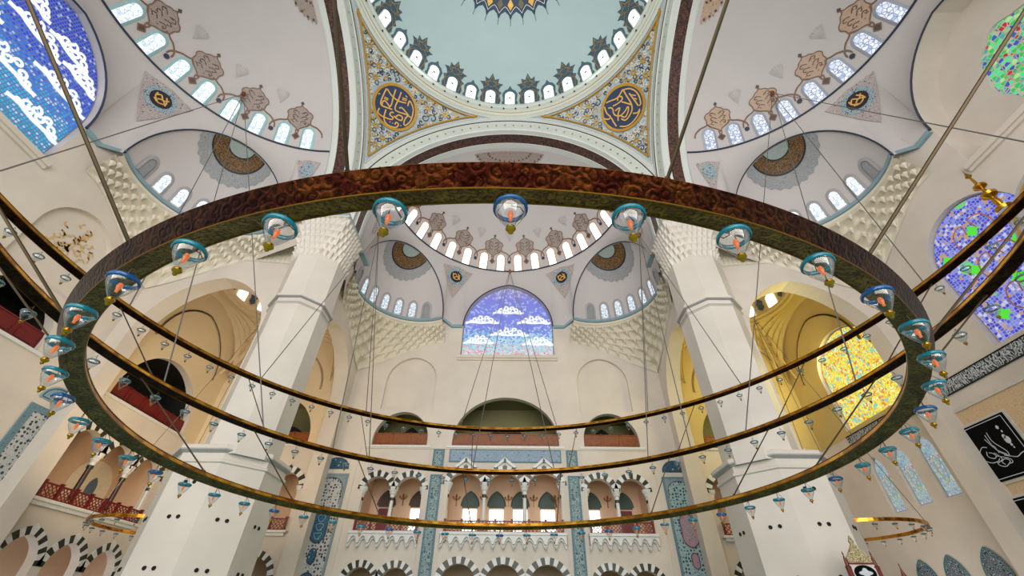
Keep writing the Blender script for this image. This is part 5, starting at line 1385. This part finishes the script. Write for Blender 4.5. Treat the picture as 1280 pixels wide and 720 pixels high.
def tier(cx, R, z, ta, tb, wd, ht, nl, a0, label, k0):
    c = (cx, 0)
    root = empty('ring_chandelier', (0, 0, 0), label=label, category='chandelier', group='three tiers of the great ring chandelier')
    n = 240
    def loop(r, zz): return [tilt((cx+r*cos(2*PI*i/n), r*sin(2*PI*i/n), zz), ta, tb, c) for i in range(n)]
    ro, ri = R+wd/2, R-wd/2
    O0, O1, I0, I1, B = loop(ro, z+ht), loop(ro-.04, z+.04), loop(ri, z+.1), loop(ri+.04, z+ht), loop(R, z)
    def st(A, B_, m_): mb = MB(); mb.strip(A+[A[0]], B_+[B_[0]]); return mb.build(*m_, parent=root)
    ow = R+wd*.14
    st(O0, loop(ow, z), ('outer_band', M_brassO)); st(loop(ow, z), I0, ('underside', M_brassU if k0 == 0 else M_brassO))
    st(I0, I1, ('inner_band', M_brassI)); st(I1, O0, ('top_plate', M_brassO))
    mb = MB()
    for rr, zz, q in ((ro-.01, z+ht, .010), (ow, z, .010), (ri, z+.1, .012), (ri+.04, z+ht, .012)): mb.tube(loop(rr, zz), q*(1 if wd > .3 else .8), 5, True)
    mb.build('edge_beads', paint('dark_gold_edge', '8a5a18', .3, .9), root)
    for i in range(nl):
        a = rad(a0)+2*PI*i/nl; r = R-.02
        lamp(root, tilt((cx+r*cos(a), r*sin(a), z-(.21 if k0 == 0 else .30)), ta, tb, c), i, small=k0 > 0)
    return root
CH = [(.709, 8.69, 4.83, .010, -.001), (.872, 12.82, 8.28, .013, -.011), (1.11, 17.15, 12.36, .022, -.014)]
T1 = tier(CH[0][0], CH[0][1], CH[0][2], CH[0][3], CH[0][4], .40, .21, 48, -88.1, 'lowest ornate brass ring tier, thick and nearest, hung with glass lamps', 0)
T2 = tier(CH[1][0], CH[1][1], CH[1][2], CH[1][3], CH[1][4], .40, .22, 64, 0, 'middle thin brass ring tier, second from the bottom, hung with small glass lamps', 1)
T3 = tier(CH[2][0], CH[2][1], CH[2][2], CH[2][3], CH[2][4], .42, .24, 92, 2, 'widest and highest thin brass ring tier, hung with small glass lamps', 2)
def rp(i, a, dr=0, dz=0):
    cx, R, z, ta, tb = CH[i]; a = rad(a); return Vector(tilt((cx+(R+dr)*cos(a), (R+dr)*sin(a), z+dz), ta, tb, (cx, 0)))
for a in (-136.4, -119.2, -99.0, -77.8, -58.1, -38.7, -14, 6.3, 28, 50, 76, 100, 125, 148, 170.5, -160):
    for lo_, hi_, par, r in ((0, 1, T1, .022), (1, 2, T2, .022)):
        b = a + (2 if lo_ == 0 else 0)
        p0 = rp(lo_, a, 0, .2); p1 = rp(hi_, b, 0, .05); mb = MB(); mb.tube([p0, p0.lerp(p1, .5), p1], r, 6); mb.tube([p0, p0.lerp(p1, .035)], .034, 6); mb.tube([p1, p1.lerp(p0, .03)], .034, 6); mb.build('suspension_rod', M_bronze, par)
# steel wires from hooks on the vaults down to the rings
HOOKS = [((.1, 33.85, 42.0), 'at the far vault rim', [(2, 103), (2, 80.5), (1, 99.8), (1, 79.5)]),
         ((-15.3, 22.4, 37.6), 'beside the far left exedra', [(2, 124), (1, 124.5), (2, 146), (1, 133)]),
         ((15.5, 22.4, 37.6), 'beside the far right exedra', [(2, 60), (1, 57), (2, 40), (1, 47)]),
         ((-27.95, 9.3, 45.0), 'on the left vault', [(2, 169.5), (2, -168), (1, 168.5), (1, 148)]),
         ((27.7, 9.2, 45.1), 'on the right vault', [(2, 7), (2, -14), (1, 12), (1, 35)])]
for hp, lb_, tg in HOOKS:
    hp = Vector(hp); root = empty('suspension_wire', hp, 0, label='bundle of thin steel wires with gilded hook %s' % lb_, category='wire', group='wires holding the great chandelier')
    mb = MB(); mb.lathe([(0, -.3), (.12, -.25), (.22, -.05), (.2, .1), (.1, .18), (.12, .3), (0, .32)], n=12); mb.build('gilded_hook', paint('copper_hook', 'a05a20', .3, .8), root, smooth=True)
    for i, a in tg:
        q = rp(i, a, 0, .1)-hp; mb = MB(); mb.tube([Vector((0, 0, 0)), q*.5, q], .028, 5); mb.build('wire', M_wire, root)
# two smaller ring chandeliers in the corner bays
for s, cx, cy, z in ((-1, -25.4, 24.2, 7.1), (1, 25.2, 23.2, 7.2)):
    root = empty('small_ring_chandelier', (cx, cy, z), 0, label='small thin brass ring chandelier at the lower %s, partly behind the pier' % ('left' if s < 0 else 'right'), category='chandelier')
    R = 4.5; n = 96
    def lp(r, zz): return [(r*cos(2*PI*i/n), r*sin(2*PI*i/n), zz) for i in range(n+1)]
    mb = MB(); mb.strip(lp(R+.12, .2), lp(R+.1, 0)); mb.strip(lp(R+.1, 0), lp(R-.1, .02)); mb.strip(lp(R-.1, .02), lp(R-.08, .2)); mb.strip(lp(R-.08, .2), lp(R+.12, .2)); mb.build('brass_ring', M_brassI, root, smooth=False)
    for i in range(24):
        a = 2*PI*i/24; lamp(root, (R*cos(a), R*sin(a), -.15), i, True)
    for i in range(4):
        a = PI/4+i*PI/2; mb = MB(); mb.tube([(R*cos(a), R*sin(a), .2), (R*.5*cos(a), R*.5*sin(a), 9.5), (0, 0, 19)], .022, 5); mb.build('wire', M_wire, root)
